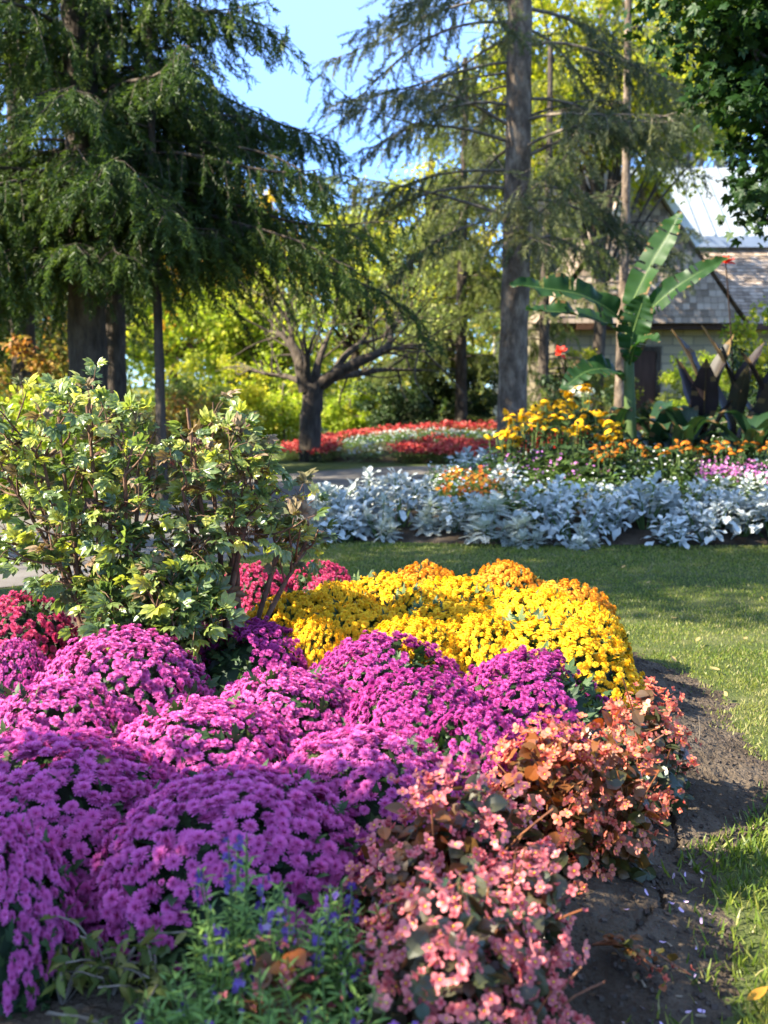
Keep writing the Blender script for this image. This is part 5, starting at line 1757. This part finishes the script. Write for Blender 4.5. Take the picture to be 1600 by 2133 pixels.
# ------------------------------------------------------------------ small things on the soil
PET = petal(1, .62, 3, .35, .5, .5)
pm = leafmat('fallen petals', [(.55, .30, .60), (.66, .48, .70), (.74, .70, .70), (.72, .40, .42)], .3, .6, .2)
r = rng(960)
fp = None
for k, (px, py) in enumerate([(1478, 1872), (1435, 1860), (1425, 1888), (1365, 1848), (1410, 1920), (1438, 2008), (1375, 1990), (1402, 1812), (1462, 1902), (1540, 2100), (1505, 2090), (1350, 1875), (1450, 1952), (1390, 2030)] + [tuple(q_) for q_ in rng(5).uniform((1300, 1780), (1490, 2120), (16, 2))]):
    p = bed_at(px, py, .06)
    if fp is None:
        g = Geo(); g.put(PET, var=.3); o = g.obj('fallen_petal', pm); fp = o
    else:
        o = fp.copy(); C.objects.link(o)
    o.location = (p[0], p[1], p[2] + .006)
    o.rotation_euler = (r.normal(0, .35), r.normal(0, .35), r.uniform(0, 6))
    s = r.uniform(.010, .017)
    o.scale = (s, s, s)
    tag(o, 'tiny pale violet petal dropped on the bare soil', 'petal', 'fallen petals on the soil')
cm = solid('wood chip', [(.14, .10, .065), (.22, .17, .115), (.30, .24, .17)], 8, .9, .2, 40)
wc = None
for k, (px, py) in enumerate([(1425, 1752), (1455, 1780), (1440, 1776), (1520, 1930), (1455, 2018), (1490, 1742), (1570, 1700), (1395, 1958), (1415, 2055), (1340, 2040), (1460, 2085), (1535, 1690)]):
    p = bed_at(px, py, .05)
    if wc is None:
        g = Geo()
        bv, bf = box(-.5, .5, -.16, .16, -.08, .08)
        bv[:, 1] *= 1 - .5 * (bv[:, 0] > 0); bv[:, 2] += .1 * bv[:, 0] ** 2
        g.add(bv, bf); o = g.obj('wood_chip', cm); wc = o
    else:
        o = wc.copy(); C.objects.link(o)
    o.location = (p[0], p[1], p[2] + .004)
    o.rotation_euler = (r.normal(0, .2), r.normal(0, .2), r.uniform(0, 6))
    s = r.uniform(.010, .026)
    o.scale = (s, s, s)
    tag(o, 'small pale wood chip lying on the bare soil', 'wood chip', 'wood chips on the soil')
p = bed_at(1556, 2092, .02)
g = Geo(); g.put(leaf(.055, .45 * .055, 5, .2, -.2, .45), var=.9)
o = g.obj('fallen_leaf', GOLD); o.location = (p[0], p[1], .03); o.rotation_euler = (.2, -.2, .35)
tag(o, 'yellow fallen leaf on the grass strip at the bottom edge', 'leaf')
r = rng(970)
fl_ = None
for k, (px, py) in enumerate([(1345, 1218), (1410, 1290), (1590, 1250), (1500, 1400), (1300, 1180), (1555, 1330), (1450, 1340), (1210, 1165), (1515, 1455), (1570, 1190), (1400, 1370), (1480, 1225)]):
    p = onz(px, py, .02)
    if fl_ is None:
        g = Geo(); g.put(leaf(1, .55, 4, .25, -.25, .45), var=.6); o = g.obj('fallen_leaf', TAN); fl_ = o
    else:
        o = fl_.copy(); C.objects.link(o)
    o.location = (p[0], p[1], .03); o.rotation_euler = (r.normal(0, .4), r.normal(0, .3), r.uniform(0, 6))
    q = r.uniform(.03, .06); o.scale = (q, q, q)
    tag(o, 'dry pale leaf dropped on the shaded lawn', 'leaf', 'dry leaves on the lawn')
p = bed_at(1456, 1532, .08)
g = Geo(); g.add(*tube(bez([(0, 0, -.01), (.004, 0, .04), (-.004, 0, .09)], 6), np.linspace(.003, .0015, 6), 5))
o = g.obj('dry_stalk', M['twig']); o.location = tuple(p)
tag(o, 'thin dry stalk sticking up from the shaded soil', 'stalk')

# ------------------------------------------------------------------ out-of-view trees added left of the bed to shade the lawn and flowers
broadleaf('added_front_shade_tree', 'small unseen tree added to shade the front flowers', (-3.5, 1.36, 0), [(0, 0, -.1), (.05, 0, 1.0), (0, .05, 1.9), (.05, 0, 2.6)], .06,
          [(0, .02, 2.85, .75, .40, .38), (.1, -.7, 2.7, .7, .5, .4)], 56, 110, .075, LIME, 'bark_dark', 970, (.2, .34), None, .5)  # added out of view, crown sized so its shadow covers the front dome
broadleaf('added_shade_tree', 'tall unseen tree added to shade the lawn', (-7.4, 5.5, 0), [(0, 0, -.1), (.1, 0, 2.5), (-.1, .1, 5.0), (0, 0, 8.0)], .2,
          [(0, 0, 8.2, 2.0, 2.2, 1.5), (.8, 1.4, 7.8, 1.4, 1.2, 1.1), (-.6, -1.0, 8.4, 1.4, 1.1, 1.2)], 105, 80, .12, YEL, 'bark_dark', 971, (.35, .6), None, .4)  # added out of view, crown kept high to shade lawn but not bed
broadleaf('added_shade_tree', 'broad unseen tree added to shade the silver bed', (-8.0, 7.4, 0), [(0, 0, -.1), (.1, 0, 2.0), (-.1, .1, 4.0), (0, 0, 7.0)], .2,
          [(0, 0, 6.6, 2.4, 1.6, 2.4), (1.5, .2, 5.2, 1.6, 1.3, 1.6), (-.6, -.8, 6.4, 1.6, 1.1, 1.2)], 72, 70, .12, YEL, 'bark_dark', 972, (.35, .6), None, .4)  # added out of view to drop shade on the silver plants
